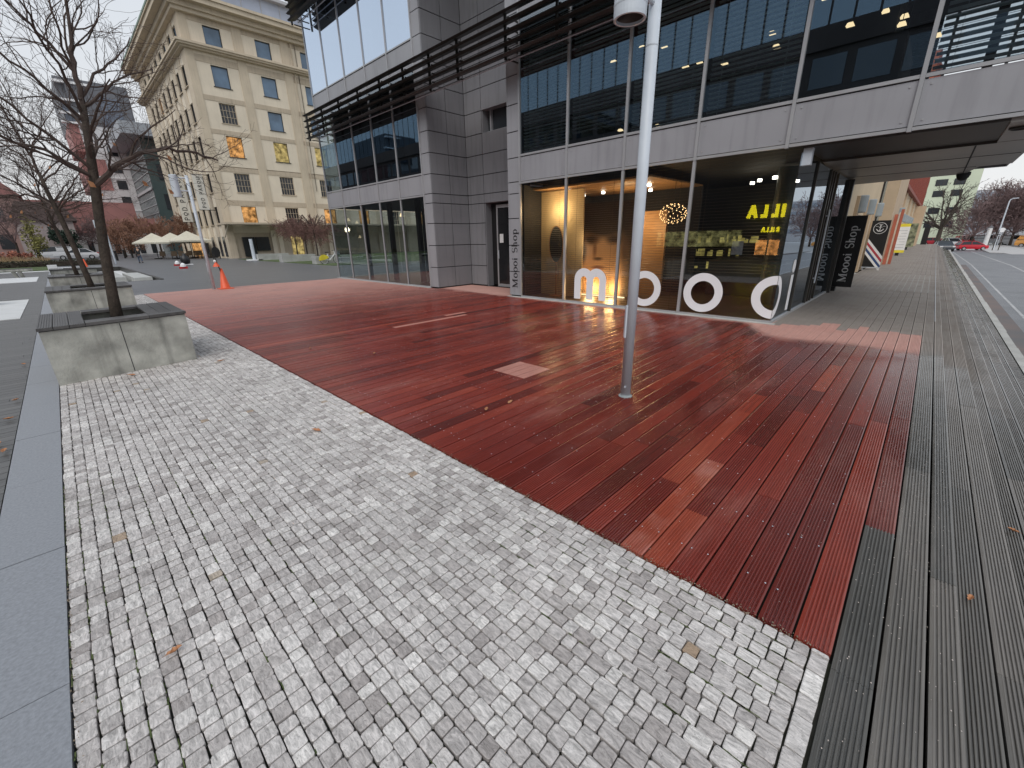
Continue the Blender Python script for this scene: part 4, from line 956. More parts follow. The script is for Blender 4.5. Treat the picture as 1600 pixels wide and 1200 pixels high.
def plane_tree(seed):
    rg = random.Random(seed); t = thing('bare_tree', 't', 'tree', (.38, 8.6, .56), 'bare young trees in the planters')
    b = MB(); sp = [(.38,8.6,.54),(.42,8.6,1.0),(.48,8.6,1.56),(.55,8.59,2.1),(.61,8.58,2.5),(.68,8.6,2.98),(.74,8.6,3.48)]
    b.tube(sp, [.080,.066,.060,.057,.058,.045,.038], 12); b.build('trunk', M['bark'], t, True)
    b = MB()
    limbs = [([(.74,8.6,3.45),(.76,8.62,3.8),(.78,8.65,4.1),(.87,8.7,4.4),(.95,8.75,5.0),(1.0,8.8,5.5)], 0.0330),
        ([(.62,8.56,2.48),(.85,8.42,2.74),(1.17,8.35,2.93),(1.52,8.4,3.03),(1.85,8.45,3.02),(2.15,8.5,2.95)], 0.0383),
        ([(.74,8.6,3.46),(.95,8.55,3.63),(1.19,8.5,3.85),(1.6,8.5,4.05)], 0.0224),
        ([(.71,8.6,3.3),(.5,8.45,3.52),(.29,8.35,3.72),(.0,8.3,3.95),(-.35,8.25,4.1)], 0.0224),
        ([(.64,8.58,2.66),(.41,8.5,2.95),(.15,8.45,3.2),(-.15,8.4,3.6),(-.5,8.35,3.9)], 0.0238),
        ([(.62,8.57,2.58),(.25,8.6,2.88),(-.15,8.65,3.02),(-.55,8.7,3.2),(-.95,8.7,3.3)], 0.0238),
        ([(.76,8.62,3.85),(.6,8.6,4.14),(.42,8.55,4.36),(.2,8.5,4.62),(-.1,8.5,4.9)], 0.0211),
        ([(.73,8.6,3.55),(.98,8.7,3.92),(1.26,8.8,4.15),(1.5,8.9,4.5)], 0.0211),
        ([(.66,8.6,2.8),(.8,8.95,3.1),(.85,9.4,3.35),(.9,9.8,3.5)], 0.0251), ([(.70,8.6,3.1),(.62,9.0,3.5),(.5,9.5,3.8)], 0.0211),
        ([(.66,8.58,2.85),(.72,8.2,3.15),(.85,7.8,3.4),(.95,7.4,3.55)], 0.0224), ([(.72,8.6,3.4),(.6,8.2,3.8),(.45,7.8,4.15),(.3,7.5,4.4)], 0.0198),
        ([(.62,8.57,2.6),(.3,8.3,2.75),(-.1,8.0,2.9),(-.5,7.75,3.0)], 0.0185), ([(.62,8.57,2.55),(1.0,8.75,2.8),(1.3,9.1,2.95),(1.55,9.4,3.0)], 0.0211)]
    for pts, r in limbs:
        P_ = [Vector(p) for p in pts]; fine = []
        for a, c_ in zip(P_, P_[1:]):
            for k in range(3): fine.append(a.lerp(c_, k/3) + Vector((rg.gauss(0,.010),rg.gauss(0,.010),rg.gauss(0,.010))))
        fine.append(P_[-1]); rad = [max(.005, r*(1-.72*i/(len(fine)-1))) for i in range(len(fine))]
        b.tube(fine, rad, 7, False); ll = sum((a-c_).length for a, c_ in zip(P_, P_[1:]))
        pm = dict(PM); kids(b, fine, rad, ll*1.05, 1, rg, pm, .15)
    b.build('crown', M['twig'], t)
    b = MB()
    for k in range(9):
        p = Vector((rg.uniform(-.6,1.7), rg.uniform(8,9.2), rg.uniform(2.5,3.6))); s_ = rg.uniform(.03,.055)
        b.face([p, p+Vector((s_,rg.uniform(-.02,.02),-s_*.5)), p+Vector((s_*1.3,.01,-s_*1.6)), p+Vector((.2*s_,0,-s_*1.5))])
    b.build('last_leaves', M['leaf'], t)
    return t
t1 = plane_tree(4)
t1['label'] = 'nearest bare tree with wide dark branches, rising from the front planter'
dup(t1, (.42, 15.2, .56), 2.3, 'second bare tree from the front, leaning trunk in the middle planter', .95)
dup(t1, (.34, 22.0, .56), 4.0, 'third bare tree from the front, thin dark trunk in the planter behind', .9)

def generic_tree(name, label, base, h, spread, mat, seed, group=None, trunk=.16, fork=.35, nl=9, dense=1., flat=False, twr=.006, trop=.03):
    rg = random.Random(seed); x, y, z = base; t = thing(name, label, 'tree', base, group)
    b = MB(); fz = z+h*fork; b.tube([(x,y,z-.3),(x+rg.gauss(0,.04),y,z+h*fork*.5),(x+rg.gauss(0,.08),y,fz)], [trunk*1.15,trunk,trunk*.8], 8); b.build('trunk', M['bark'], t)
    b = MB(); k_ = h/6.
    pm = dict(levels=4, seg=[.6*k_,.45*k_,.35*k_,.3*k_], jit=[.13,.2,.22,.24], trop=[trop,trop*1.2,trop,trop], sides=[5,4,3,3], kids=[2.4*dense/k_,3.0*dense/k_,3.4*dense/k_,0], t0=[.2,.15,.1,.1], ang=[(25,60)]*4, ratio=[(.35,.6)]*4, rr=.55, rmin=twr)
    for i in range(nl):
        a = 6.283*i/nl+rg.uniform(-.3,.3); el = R(rg.uniform(8,30) if flat else rg.uniform(20,80)); d = Vector((math.cos(a)*math.cos(el), math.sin(a)*math.cos(el), math.sin(el)))
        ll = (spread if flat else (h*(1-fork))*(.55+.45*math.sin(el)) + spread*.25*math.cos(el))
        grow(b, (x, y, fz-rg.uniform(0,.12)*h*fork), d, ll*rg.uniform(.7,.95), trunk*.5, 0, rg, pm)
    b.build('crown', mat, t); return t
def leafy(name, label, cat, base, dims, mat, seed, n=900, s_=.2, group=None, stem=True):
    rg = random.Random(seed); x, y, z = base; t = thing(name, label, cat, base, group)
    if stem:
        b = MB()
        for k in range(5): b.tube([(x+rg.gauss(0,.1),y+rg.gauss(0,.1),z),(x+rg.gauss(0,dims[0]*.2),y+rg.gauss(0,.2),z+dims[2]*.75)], [.05,.015], 5)
        b.build('stems', M['bark'], t)
    b = MB()
    lobes = [(rg.gauss(0,.34)*dims[0], rg.gauss(0,.34)*dims[1], rg.uniform(.2,.85)*dims[2], rg.uniform(.18,.4)) for _ in range(9)]
    for k in range(n):
        lx, ly, lz, lr = rg.choice(lobes); d = Vector((rg.gauss(0,1),rg.gauss(0,1),rg.gauss(0,1))).normalized()*rg.uniform(.4,1)*lr
        c = Vector((x+lx+d.x*dims[0], y+ly+d.y*dims[1], max(z+.05, z+lz+d.z*dims[2]*.8))); u = Vector((rg.gauss(0,1),rg.gauss(0,1),rg.gauss(0,1))).normalized(); v = u.orthogonal().normalized(); q = s_*rg.uniform(.5,1.2)
        b.tint = rg.random(); b.face([c-u*q, c+v*q*.5, c+u*q, c-v*q*.5])
    b.build('foliage', mat, t); return t

# ================================================================== CREAM CORNER BUILDING
cb_ = thing('cream_building', 'tall cream rendered corner building with heavy cornices, blue and orange lit windows', 'building', (24, 70, 0))
X0, Y0, X1, Y1 = 14.44, 60.27, 46., 88.
ROWZ = [(21.71,23.43),(17.98,19.92),(14.5,16.41),(11.12,13.2),(7.41,9.4),(3.95,5.85)]
q = MB(); q.box(X0+.3, Y0+.3, -.2, X1, Y1, 25.4); q.build('wall', M['cream'], cb_)
pi = MB(); lt = MB(); dk_ = MB()
WX = [16.56+4.955*k for k in range(6)]; WW = 1.6
# piers and light window fields on the front
edges = [X0] ; fields = []
for x in WX: fields.append((x-1.35, x+WW+1.1))
xs_ = [X0] + [v for f in fields for v in f] + [X1]
for k in range(0, len(xs_), 2): MB().box(xs_[k], Y0, -.1, xs_[k+1], Y0+.3, 24.2).build('pier', M['cream'], cb_)
for xa, xb in fields:
    for (z0, z1), ztop in zip(ROWZ, [24.2, 21.2, 17.0, 13.75, 10.0, 6.5]):
        xw = xa+1.35
        lt = MB(); lt.box(xa, Y0+.08, z0-1.05, xw, Y0+.3, z1+.12); lt.box(xw+WW, Y0+.08, z0-1.05, xb, Y0+.3, z1+.12)
        lt.box(xw, Y0+.08, z0-1.05, xw+WW, Y0+.3, z0-.08); lt.box(xw, Y0+.08, z1+.02, xw+WW, Y0+.3, z1+.12)
        lt.build('window_surround', M['cream_lt'], cb_); MB().box(xa, Y0+.04, z1+.12, xb, Y0+.3, min(ztop, z1+.75)).build('stone_band', M['cream_dk'], cb_)
# left face
LY = [61.9, 64.9, 67.9, 70.9, 73.9, 76.9, 79.9, 82.9]; LW = 1.5
ys_ = [Y0] + [v for y_ in LY for v in (y_, y_+LW)] + [Y1]
for k in range(0, len(ys_), 2): MB().box(X0, ys_[k] if k else Y0+.3, -.1, X0+.3, ys_[k+1], 24.2).build('pier', M['cream'], cb_)
for y_ in LY:
    prev = -.1; lt = MB()
    for z0, z1 in reversed(ROWZ): MB().box(X0+.06, y_, prev, X0+.3, y_+LW, z0-.08).build('breast_panel', M['cream_lt'], cb_); prev = z1
    MB().box(X0+.06, y_, prev, X0+.3, y_+LW, 24.2).build('breast_panel', M['cream_lt'], cb_)
    for z0, z1 in ROWZ: MB().box(X0-.10, y_-.12, z0-.12, X0+.2, y_+LW+.12, z0-.04).build('window_ledge', M['cream_dk'], cb_)
co = MB()
for z0, z1, e in ((20.95,21.12,.35),(21.12,21.3,.62),(21.3,21.5,.75),(24.0,24.35,.45),(24.35,24.8,.7),(24.8,25.25,1.35),(25.25,25.5,1.5)):
    co.box(X0-e, Y0-e, z0, X1, Y0+.3, z1); co.box(X0-e, Y0+.3, z0, X0+.3, Y1+e*.5, z1)
co.box(X0-.1, Y0-.1, 25.5, X1, Y1, 25.75)
co.build('cornice', M['cream'], cb_)
q = MB(); q.box(X0-1.55, Y0-1.0, 25.42, X0-1.38, Y1+.4, 25.62); q.build('gutter', M['copper'], cb_)
q = MB(); q.tube([(25.38,Y0-.08,0),(25.38,Y0-.08,24.0)], .07, 8); q.build('drainpipe', M['cream_dk'], cb_)
q = MB()
for xa in (0,1): q.box(25.9-.05,Y0-.03,8,25.9,Y0,24)
q.build('expansion_joint', M['cream_dk'], cb_)
KIND = {0: ['pane_blue','pane_blue','pane_blue'], 1: ['pane_blue','pane_blue','pane_blue'], 2: ['pane_dark','pane_blue','pane_blue'], 3: ['lit_orange','lit_yellow','lit_yellow'], 4: ['pane_dark','pane_dark','pane_dark'], 5: ['lit_orange','pane_dark','lit_orange']}
for r_, (z0, z1) in enumerate(ROWZ):
    for k, x in enumerate(WX):
        f = MB(); f.box(x-.02, Y0+.16, z0-.08, x+WW+.02, Y0+.34, z0); f.box(x, Y0+.2, z1-.05, x+WW, Y0+.28, z1); f.box(x-.0, Y0+.2, z0, x+.05, Y0+.28, z1); f.box(x+WW-.05, Y0+.2, z0, x+WW, Y0+.28, z1); f.box(x-.1, Y0-.0, z0-.1, x+WW+.1, Y0+.1, z0-.03)
        kd = KIND[r_][k % 3]
        if kd == 'pane_dark':
            for j in range(1,5): f.box(x+WW*j/5-.018, Y0+.22, z0, x+WW*j/5+.018, Y0+.27, z1)
            for j in range(1,3): f.box(x, Y0+.222, z0+(z1-z0)*j/3-.018, x+WW, Y0+.268, z0+(z1-z0)*j/3+.018)
        fo = f.build('window', M['cream_dk'] if kd == 'pane_dark' else M['darkmetal'], cb_)
        g_ = MB(); g_.face([(x,Y0+.29,z0),(x+WW,Y0+.29,z0),(x+WW,Y0+.29,z1),(x,Y0+.29,z1)]); g_.build('pane', M[kd], fo)
    for k, y_ in enumerate(LY):
        f = MB(); f.box(X0+.14, y_, z0, X0+.22, y_+.05, z1); f.box(X0+.14, y_+LW-.05, z0, X0+.22, y_+LW, z1); f.box(X0+.14, y_+LW/2-.03, z0, X0+.22, y_+LW/2+.03, z1)
        fo = f.build('window', M['darkmetal'], cb_); g_ = MB(); g_.face([(X0+.24,y_+LW,z0),(X0+.24,y_,z0),(X0+.24,y_,z1),(X0+.24,y_+LW,z1)]); g_.build('pane', M['lit_orange'] if (r_, k) == (1, 5) else M['pane_blue' if r_ < 1 else 'pane_dark'], fo)
# ground floor openings, canopy, penthouse
def opening(name, xa, xb, z0, z1, mat, y_=None):
    g_ = MB(); yy = Y0-.02 if y_ is None else y_; g_.box(xa, yy, z0, xb, Y0+.2, z1); return g_.build(name, mat, cb_)
opening('door', 15.95, 17.3, .15, 2.4, M['pane_dark']); opening('shop_window', 17.4, 18.9, .8, 2.4, M['pane_dark']); opening('door', 21.6, 22.9, .15, 2.4, M['lit_yellow'])
opening('door_surround', 20.3, 21.5, .1, 2.45, M['cream_dk']); opening('door_surround', 23.0, 23.8, .1, 2.45, M['cream_dk']); opening('shutter', 27.2, 29.4, .1, 2.4, P('olive_shutter', (.30,.27,.19), .7))
for x in (19.2, 20.0, 24.4, 26.4): opening('pilaster', x, x+.5, -.1, 3.2, M['cream_lt'], Y0-.12)
for k, y_ in enumerate((61.6, 63.6, 66.8, 70.5)):
    g_ = MB(); g_.box(X0-.02, y_, .2, X0+.1, y_+1.1, 2.5); g_.build('side_door', M['pane_dark'], cb_)
g_ = MB(); g_.box(X0-.03, 75, .1, X0+.1, 80.5, 2.9); g_.build('cafe_window', M['lit_orange'], cb_)
g_ = MB(); g_.box(13.8, 57.2, 3.75, 46, Y0, 3.95); g_.build('canopy', M['cream_dk'], cb_)
g_ = MB()
for x in (14.2, 19.4, 24.6, 30): g_.tube([(x,57.8,3.75),(x,Y0,2.4)], .06, 6)
g_.build('canopy_strut', M['cream_lt'], cb_)
g_ = MB(); g_.box(17.5, 63, 25.7, 46, 80, 28.6); g_.build('penthouse_glazing', P('penthouse_panes', (.34,.38,.47), .1, var=.15, scale=.3), cb_)
g_ = MB(); g_.box(16.8, 62.3, 28.6, 46, 80, 28.9)
for k in range(14): g_.box(17.5+k*2.1, 62.94, 25.75, 17.56+k*2.1, 63.0, 28.6)
g_.build('penthouse_roof', M['mullion'], cb_)
for lab, xa, xb, zt, zb, yy, nm in (('right of the two white vertical POD PAROU banners on the cream building', 12.95, 13.95, 9.3, 5.5, 63.0, 'r'), ('left of the two white vertical POD PAROU banners on the cream building', 13.15, 14.3, 10.5, 4.6, 75.0, 'l')):
    bt = thing('wall_banner', lab, 'banner', (xb, yy, zb), 'vertical banners on the cream building')
    g_ = MB(); g_.box(xa, yy, zb, xb, yy+.05, zt); g_.build('cloth', P('banner_cloth', (.68,.66,.60), .8, var=.03), bt)
    g_ = MB(); text(g_, 'POD PAROU', sans, (xa+.73*(xb-xa), yy-.03, zb+.25), (0,0,1), (-1,0,0), (zt-zb)/14.2, .40, th=0)
    g_.v = [(v[0], yy-.02, v[2]) for v in g_.v]; g_.build('banner_text', M['black_ink'], bt)
    g_ = MB(); g_.tube([(xa-.05,yy+.02,zt),(14.5,yy+.02,zt)], .04, 6); g_.tube([(xa-.05,yy+.02,zb),(14.5,yy+.02,zb)], .04, 6); g_.build('banner_arm', M['black'], bt)

# ================================================================== OTHER FAR BUILDINGS ON THE LEFT
dg = thing('glass_office', 'dark glass office block with white gridded side, left of the cream building', 'building', (22, 125, 0))
g_ = MB(); g_.box(15.2,105,-1,48,142,19.6); g_.build('wall', P('green_dark_glass', (.06,.085,.085), .2, var=.4, scale=.12), dg)
g_ = MB(); g_.box(12.6,102.8,19.7,50,145,21.6); g_.build('roof', P('pale_grey_roof', (.34,.36,.39), .6, var=.05), dg)
g_ = MB()
for k in range(25): g_.box(15.06, 105.4+k*1.5, 6.0, 15.14, 105.5+k*1.5, 18.5)
for k in range(10): g_.box(15.04, 105, 6.0+k*1.35, 15.12, 142, 6.12+k*1.35)
g_.box(15.0,105,5.6,15.12,142,6.1); g_.box(14.9,105,11.3,15.12,142,11.75); g_.build('white_grid', M['mullion'], dg)
g_ = MB()
for z in (3.5,8,13): g_.box(16.5,104.9,z,26,105,z+2.6)
g_.build('window_band', M['pane_dark'], dg)
tw = thing('white_tower', 'tall white and red panelled tower with dark grey top, behind the nearest bare tree', 'building', (13, 132, 0))
g_ = MB(); g_.box(9.2,125,-1,18.2,145,24.2); g_.build('white_wall', M['whitewall'], tw)
g_ = MB(); g_.box(7.7,125.6,24.2,18.3,145,32.0); g_.box(9.0,124.9,24.2,18.2,125.6,31.0); g_.build('grey_top', M['greyroof'], tw)
g_ = MB(); g_.box(7.5,124.7,30.9,12.6,125.7,31.3)
for z in (27.9,25.7,24.1): g_.box(7.0,124.5,z,11.2,125.6,z+.35)
g_.build('white_ledge', M['white'], tw)
g_ = MB(); g_.box(7.7,125.1,19.4,10.9,140,24.1); g_.box(7.9,125.1,12.5,9.2,140,18.0); g_.box(8.8,124.93,12.5,11.6,125.0,18.2); g_.build('red_panel', M['brickpink'], tw)
g_ = MB(); g_.box(7.8,125.2,24.5,10.8,125.5,27.8); g_.box(13.0,124.8,24.3,16.4,124.9,29.4); g_.build('large_window', P('slate_panes', (.12,.14,.18), .25, var=.2), tw)
for z in (3.5,6.6,9.7,12.8,15.9,19.0):
    for x in (12.4,15.2):
        f = MB(); f.box(x,124.93,z,x+1.5,124.99,z+1.7); fo = f.build('window', M['pane_dark'], tw)
g_ = MB()
for z in (2.6,8.9,15.1): g_.box(9.2,124.9,z-.3,18.2,125.0,z)
g_.build('floor_band', M['white'], tw)
lw = thing('red_panel_building', 'low wide building with brick red upper panels and pale ground floor beyond the trees', 'building', (4, 118, 0))
g_ = MB(); g_.box(-2,112,-1,17,124,4.0); g_.build('ground_floor', M['whitewall'], lw); g_ = MB(); g_.box(-2.2,111.6,4.0,12.5,124,9.3); g_.box(12.5,111.9,4.0,17.3,124,6.6); g_.build('upper_panels', M['brickpink'], lw)
g_ = MB()
for k in range(10): MB().box(-1+k*1.8,111.95,.2,-.2+k*1.8,112,2.6).build('window', M['pane_dark'], lw)
rb_ = thing('brick_warehouse', 'red brick house with pitched roof at the far left edge', 'building', (-7, 112, 0))
g_ = MB(); g_.box(-18,108,-1,-2.0,120,9.8); g_.build('wall', P('pale_pink_brick', (.42,.27,.24), .8, var=.15, scale=.6), rb_)
g_ = MB(); g_.extr([(-18.5,107.5,9.6),(-1.6,107.5,9.6),(-3.4,107.5,11.6),(-9,107.5,14.2),(-18.5,107.5,14.4)], (0,13,0)); g_.build('roof', M['brickpink'], rb_)
for k in range(4):
    for z in (1.5,5.6): MB().box(-16+k*3.4,107.92,z,-14.4+k*3.4,108,z+2.2).build('window', M['pane_dark'], rb_)
hr = thing('dark_roof_house', 'house with dark brown hipped roof between the bare crowns at left', 'building', (-1, 100, 0))
g_ = MB(); g_.box(-3.2,98,-1,3.0,106,5.6); g_.build('wall', P('pink_grey_wall', (.45,.38,.37), .8), hr)
g_ = MB(); g_.extr([(-3.7,97.6,5.5),(3.6,97.6,5.5),(2.2,97.6,8.1),(-2.4,97.6,8.1)], (0,9,0)); g_.build('roof', P('brown_roof', (.13,.095,.09), .8, var=.2), hr)

# ================================================================== FAR SQUARE: lawn, hedges, cafe, cones, bike
sheet('lawn', M['grass'], [(-40,49.2,-.6,58)], .02, -.1)
sheet('lawn_right', M['grass'], [(14.1,31.8,40,56.5)], .02, -.1)
sheet('pale_path', M['white_slab'], [(-40,46.9,-.4,48.2),(-.4,46.9,1.6,54)], .012, -.1)
b = MB(); rg = random.Random(9)
for k in range(5200):
    x = rg.uniform(-20,3.6); y = rg.uniform(58.2,59.8); z = rg.uniform(0,.55); b.tint = rg.random(); u = Vector((rg.gauss(0,1),rg.gauss(0,1),rg.gauss(0,1))).normalized()*.08; v = u.orthogonal().normalized()*.05; c = Vector((x,y,z)); b.face([c-u,c+v,c+u,c-v])
ht = thing('low_hedge', 'low dark clipped hedge along the far edge of the lawn', 'hedge', (-8,59,0)); b.build('leaves', M['hedge'], ht)
b = MB(); b.box(-20,58.4,0,3.5,59.6,.42); b.build('twigs', M['bark'], ht)
b = MB()
for k in range(3600):
    x = rg.uniform(-14,-.6)*1.0; y = rg.uniform(61,65); h = rg.uniform(.4,.95)*(1.2-.5*abs((x+6)/9)); b.tint = rg.random(); dx, dy = rg.gauss(0,.12), rg.gauss(0,.1); b.face([(x-.012,y,0),(x+.012,y,0),(x+dx+.004,y+dy,h),(x+dx-.004,y+dy,h)])
tag(b.build('ornamental_grass', M['drygrass']), kind='stuff')
leafy('shrub', 'round rust coloured shrub beside the dry grass at left', 'shrub', (-2.9,66,0), (1.6,1.2,1.5), P('rust_shrub', (.30,.11,.07), .9, var=.4, tint=True), 3, 700, .12)
leafy('yellow_green_tree', 'small yellow green tree still in leaf beyond the hedge at left', 'tree', (-1.6,80,0), (1.7,1.5,5.2), M['greenbush'], 5, 900, .17)
leafy('conifer', 'dark evergreen bush behind the parked white cars', 'tree', (1.4,96,0), (2.2,2,4.4), M['evergreen'], 6, 900, .3)
leafy('hedge_block', 'tall rust brown hedge behind the cream parasols', 'hedge', (8.6,88,0), (4.2,2.0,5.6), M['twig_brown'], 7, 9500, .085, stem=True)
for k, (x, y, h, s_, mt_) in enumerate([(10.2,77,6.2,3.2,'twig_brown'),(13.0,77,6.0,3.0,'twig_brown'),(7.4,90,5.6,2.6,'twig_brown')]):
    generic_tree('rust_tree', ['rust brown twiggy tree behind the middle parasols','rust brown twiggy tree beside the cream wall behind the right parasols','rust brown twiggy tree behind the left parasol'][k], (x,y,0), h, s_, M[mt_], 30+k, 'rust brown twiggy trees behind the cafe', trunk=.12, fork=.32, nl=10, dense=1.5, twr=.02)
for k, (x, y, h, lab) in enumerate([(-6.5,75,7.5,'wide bare tree beyond the hedge at the left edge'),(-3.6,92,8.5,'tall bare tree in front of the brick house at left'),(2.6,104,8,'bare tree between the planter trunks, before the red panels'),(4.6,108,7,'bare tree right of the planter trunks, before the red panels'),(6.0,112,7.5,'slim bare tree before the white tower foot')]):
    generic_tree('far_tree', lab, (x,y,0), h, 3, M['twig_grey'], 50+k, 'bare trees beyond the square', trunk=.13, fork=.28, nl=8, dense=1.1, twr=.018)
for k, (x, y) in enumerate([(15.6,38.2),(17.2,44.5),(18.6,51)]):
    lab = ['nearest umbrella shaped bare tree behind the yellow bicycle','middle umbrella shaped bare tree behind the concrete troughs','farthest umbrella shaped bare tree before the canopy'][k]
    generic_tree('umbrella_tree', lab, (x,y,0), 4.3, 2.6, M['twig_red'], 70+k, 'pruned umbrella shaped trees on the right lawn', trunk=.07, fork=.62, nl=12, dense=1.5, flat=True, twr=.011, trop=-.03)
    rg = random.Random(90+k); g_ = MB()
    for j in range(9):
        a = 6.283*j/9; pts = [(x,y,2.7)]+[(x+math.cos(a)*(.15+.95*math.sin(s_*.45)), y+math.sin(a)*(.15+.95*math.sin(s_*.45)), 2.7+1.6*math.sin(s_*.5)*(1-.04*s_*s_)) for s_ in range(1,6)]
        g_.tube(pts, [.04,.03,.026,.02,.016,.012], 5, False)
    [o for o in C.objects if o.name.startswith('umbrella_tree')][-1]
    g_.build('arching_branches', M['twig'], [o for o in C.objects if o.get('label') == lab][0])
for k, (x, y, lab) in enumerate([(14.2,35.3,'nearest pale concrete trough beside the yellow bicycle'),(14.0,42.2,'middle pale concrete trough on the right lawn'),(14.2,49.6,'farthest pale concrete trough, before the canopy')]):
    t = thing('concrete_trough', lab, 'planter trough', (x,y,0), 'concrete troughs on the right lawn')
    g_ = MB()
    for q_ in ((x,y,x+3,y+.12),(x,y+.68,x+3,y+.8),(x,y+.12,x+.14,y+.68),(x+2.86,y+.12,x+3,y+.68)): g_.box(q_[0],q_[1],0,q_[2],q_[3],.62)
    g_.build('trough_wall', M['concrete_lt'], t); g_ = MB(); g_.box(x+.14,y+.12,0,x+2.86,y+.68,.5); g_.build('soil', M['soil'], t)
gp = thing('canopy_post', 'grey green round post before the canopy of the cream building', 'post', (14.0,50.2,0)); g_ = MB(); g_.tube([(14,50.2,0),(14,50.2,2.1)], .16, 14); g_.build('post_shaft', M['silver'], gp); g_ = MB(); g_.box(13.4,49.6,0,14.6,50.8,.12); g_.build('post_base', M['white'], gp)

def parasol(x, y, lab, h=3.15, s_=2.0):
    t = thing('parasol', lab, 'parasol', (x,y,0), 'cream cafe parasols')
    g_ = MB(); n = 8; top = Vector((x,y,h))
    ringp = []
    for k in range(4):
        a, c_ = R(45+90*k), R(135+90*k); A = Vector((x+s_*1.41*math.cos(a), y+s_*1.41*math.sin(a), h-1.15)); B = Vector((x+s_*1.41*math.cos(c_), y+s_*1.41*math.sin(c_), h-1.15))
        mid = A.lerp(B,.5)+Vector((0,0,.04)); m1, m2 = top.lerp(A,.5)-Vector((0,0,.07)), top.lerp(B,.5)-Vector((0,0,.07)); mm = top.lerp(mid,.5)-Vector((0,0,.12))
        for f in ([top,m1,mm],[top,mm,m2],[m1,A,mid,mm],[mm,mid,B,m2]): g_.face(f)
        g_.face([A,A-Vector((0,0,.18)),mid-Vector((0,0,.18)),mid]); g_.face([mid,mid-Vector((0,0,.18)),B-Vector((0,0,.18)),B])
    g_.build('canopy', M['parasol'], t)
    g_ = MB(); g_.tube([(x,y,0),(x,y,h+.1)], .035, 8); g_.build('pole', M['darkmetal'], t); g_ = MB(); g_.box(x-.4,y-.4,0,x+.4,y+.4,.1); g_.build('base', M['darkmetal'], t)
parasol(9.0,72,'leftmost cream parasol of the cafe'); parasol(10.6,70,'second cream parasol of the cafe from the left'); parasol(12.0,68,'third cream parasol of the cafe, tallest looking', 3.3); parasol(12.9,72,'rightmost cream parasol beside the cream wall')
def chair(x, y, rz, lab):
    t = thing('cafe_chair', lab, 'chair', (x,y,0), 'dark cafe chairs under the parasols')
    g_ = MB(); g_.box(x-.28,y-.28,.38,x+.28,y+.28,.46); g_.build('seat', M['wblind'], t)
    g_ = MB(); g_.box(x-.28,y+.22,.46,x+.28,y+.28,.95); g_.box(x-.30,y-.25,.46,x-.25,y+.28,.68); g_.box(x+.25,y-.25,.46,x+.30,y+.28,.68); g_.build('backrest', M['wblind'], t)
    for sx in (-1,1):
        for sy_ in (-1,1): g_ = MB(); g_.box(x+sx*.24-.02,y+sy_*.24-.02,0,x+sx*.24+.02,y+sy_*.24+.02,.38); g_.build('leg', M['black'], t)
    t.rotation_euler = (0,0,rz)
for k, (x, y, rz) in enumerate([(9.9,66.5,3.1),(10.6,66.3,2.9),(11.4,66.8,3.3),(12.2,66.2,.4),(12.6,67.2,3.1),(9.2,69.5,3.0)]): chair(x, y, rz, 'dark woven cafe chair standing under the cream parasols')
for x, y, lab in [(10.3,67.6,'round dark cafe table under the left parasols'),(12.0,67.2,'round dark cafe table under the right parasols')]:
    t = thing('cafe_table', lab, 'table', (x,y,0)); g_ = MB(); g_.lathe((x,y,.7), [(.0005,.0),(.4,.0),(.4,.04),(.0005,.04)], 16); g_.build('tabletop', M['darkmetal'], t); g_ = MB(); g_.tube([(x,y,0),(x,y,.7)], .03, 6); g_.lathe((x,y,0), [(.25,0),(.25,.03),(.03,.05)], 12); g_.build('pedestal', M['black'], t)
t = thing('menu_board', 'black rounded cafe board standing by the cream wall', 'sign board', (13.3,62,0)); g_ = MB(); g_.extr([(13.0+.5*math.cos(a)*.9+.3, 62, .75+.62*math.sin(a)) for a in [k*.3927 for k in range(16)]], (0,.06,0)); g_.build('board', M['black'], t); g_ = MB(); g_.box(12.9,61.9,0,12.96,62.2,.5); g_.box(13.6,61.9,0,13.66,62.2,.5); g_.build('board_leg', M['black'], t)

def cone(x, y, lab, h=.75, arm=False):
    t = thing('traffic_cone', lab, 'traffic cone', (x,y,0))
    g_ = MB(); g_.lathe((x,y,0), [(.20,.03),(.17,.05),(.035,h),(.0005,h+.01)], 18); g_.build('cone_body', M['cone'], t, True)
    g_ = MB(); g_.box(x-.24,y-.24,0,x+.24,y+.24,.03); g_.build('cone_base', M['cone'], t)
    if arm:
        g_ = MB(); g_.tube([(x-.04,y,h-.1),(x-.14,y-.02,1.32)], .018, 8); g_.build('stick', M['darkmetal'], t)
        g_ = MB(); g_.ball((x-.15,y,1.06), .055, 10); g_.build('reflector', M['white'], t)
        g_ = MB(); g_.lathe((x-.13,y,.88), [(.03,.14),(.12,.0),(.13,-.02),(.0005,-.02)], 12); g_.build('small_cone', M['cone'], t)
cone(4.34, 20.05, 'tall orange traffic cone with stick, next to the lamp post on the red deck', .78, True)
cone(1.3, 46, 'small orange traffic cone far away between the planter trunks', .8)
for x, y, lab in [(6.3,40.0,'red and white roadwork marker lying on the grey square, nearer one'),(6.9,46.0,'red and white roadwork marker beside the black sack')]:
    t = thing('road_marker', lab, 'road marker', (x,y,0)); g_ = MB(); g_.box(x-.25,y-.12,0,x+.25,y+.12,.14); g_.build('marker_base', M['red'], t); g_ = MB(); g_.lathe((x,y,.14), [(.19,0),(.16,.16),(.06,.26),(.0005,.27)], 12); g_.build('marker_top', M['white'], t)
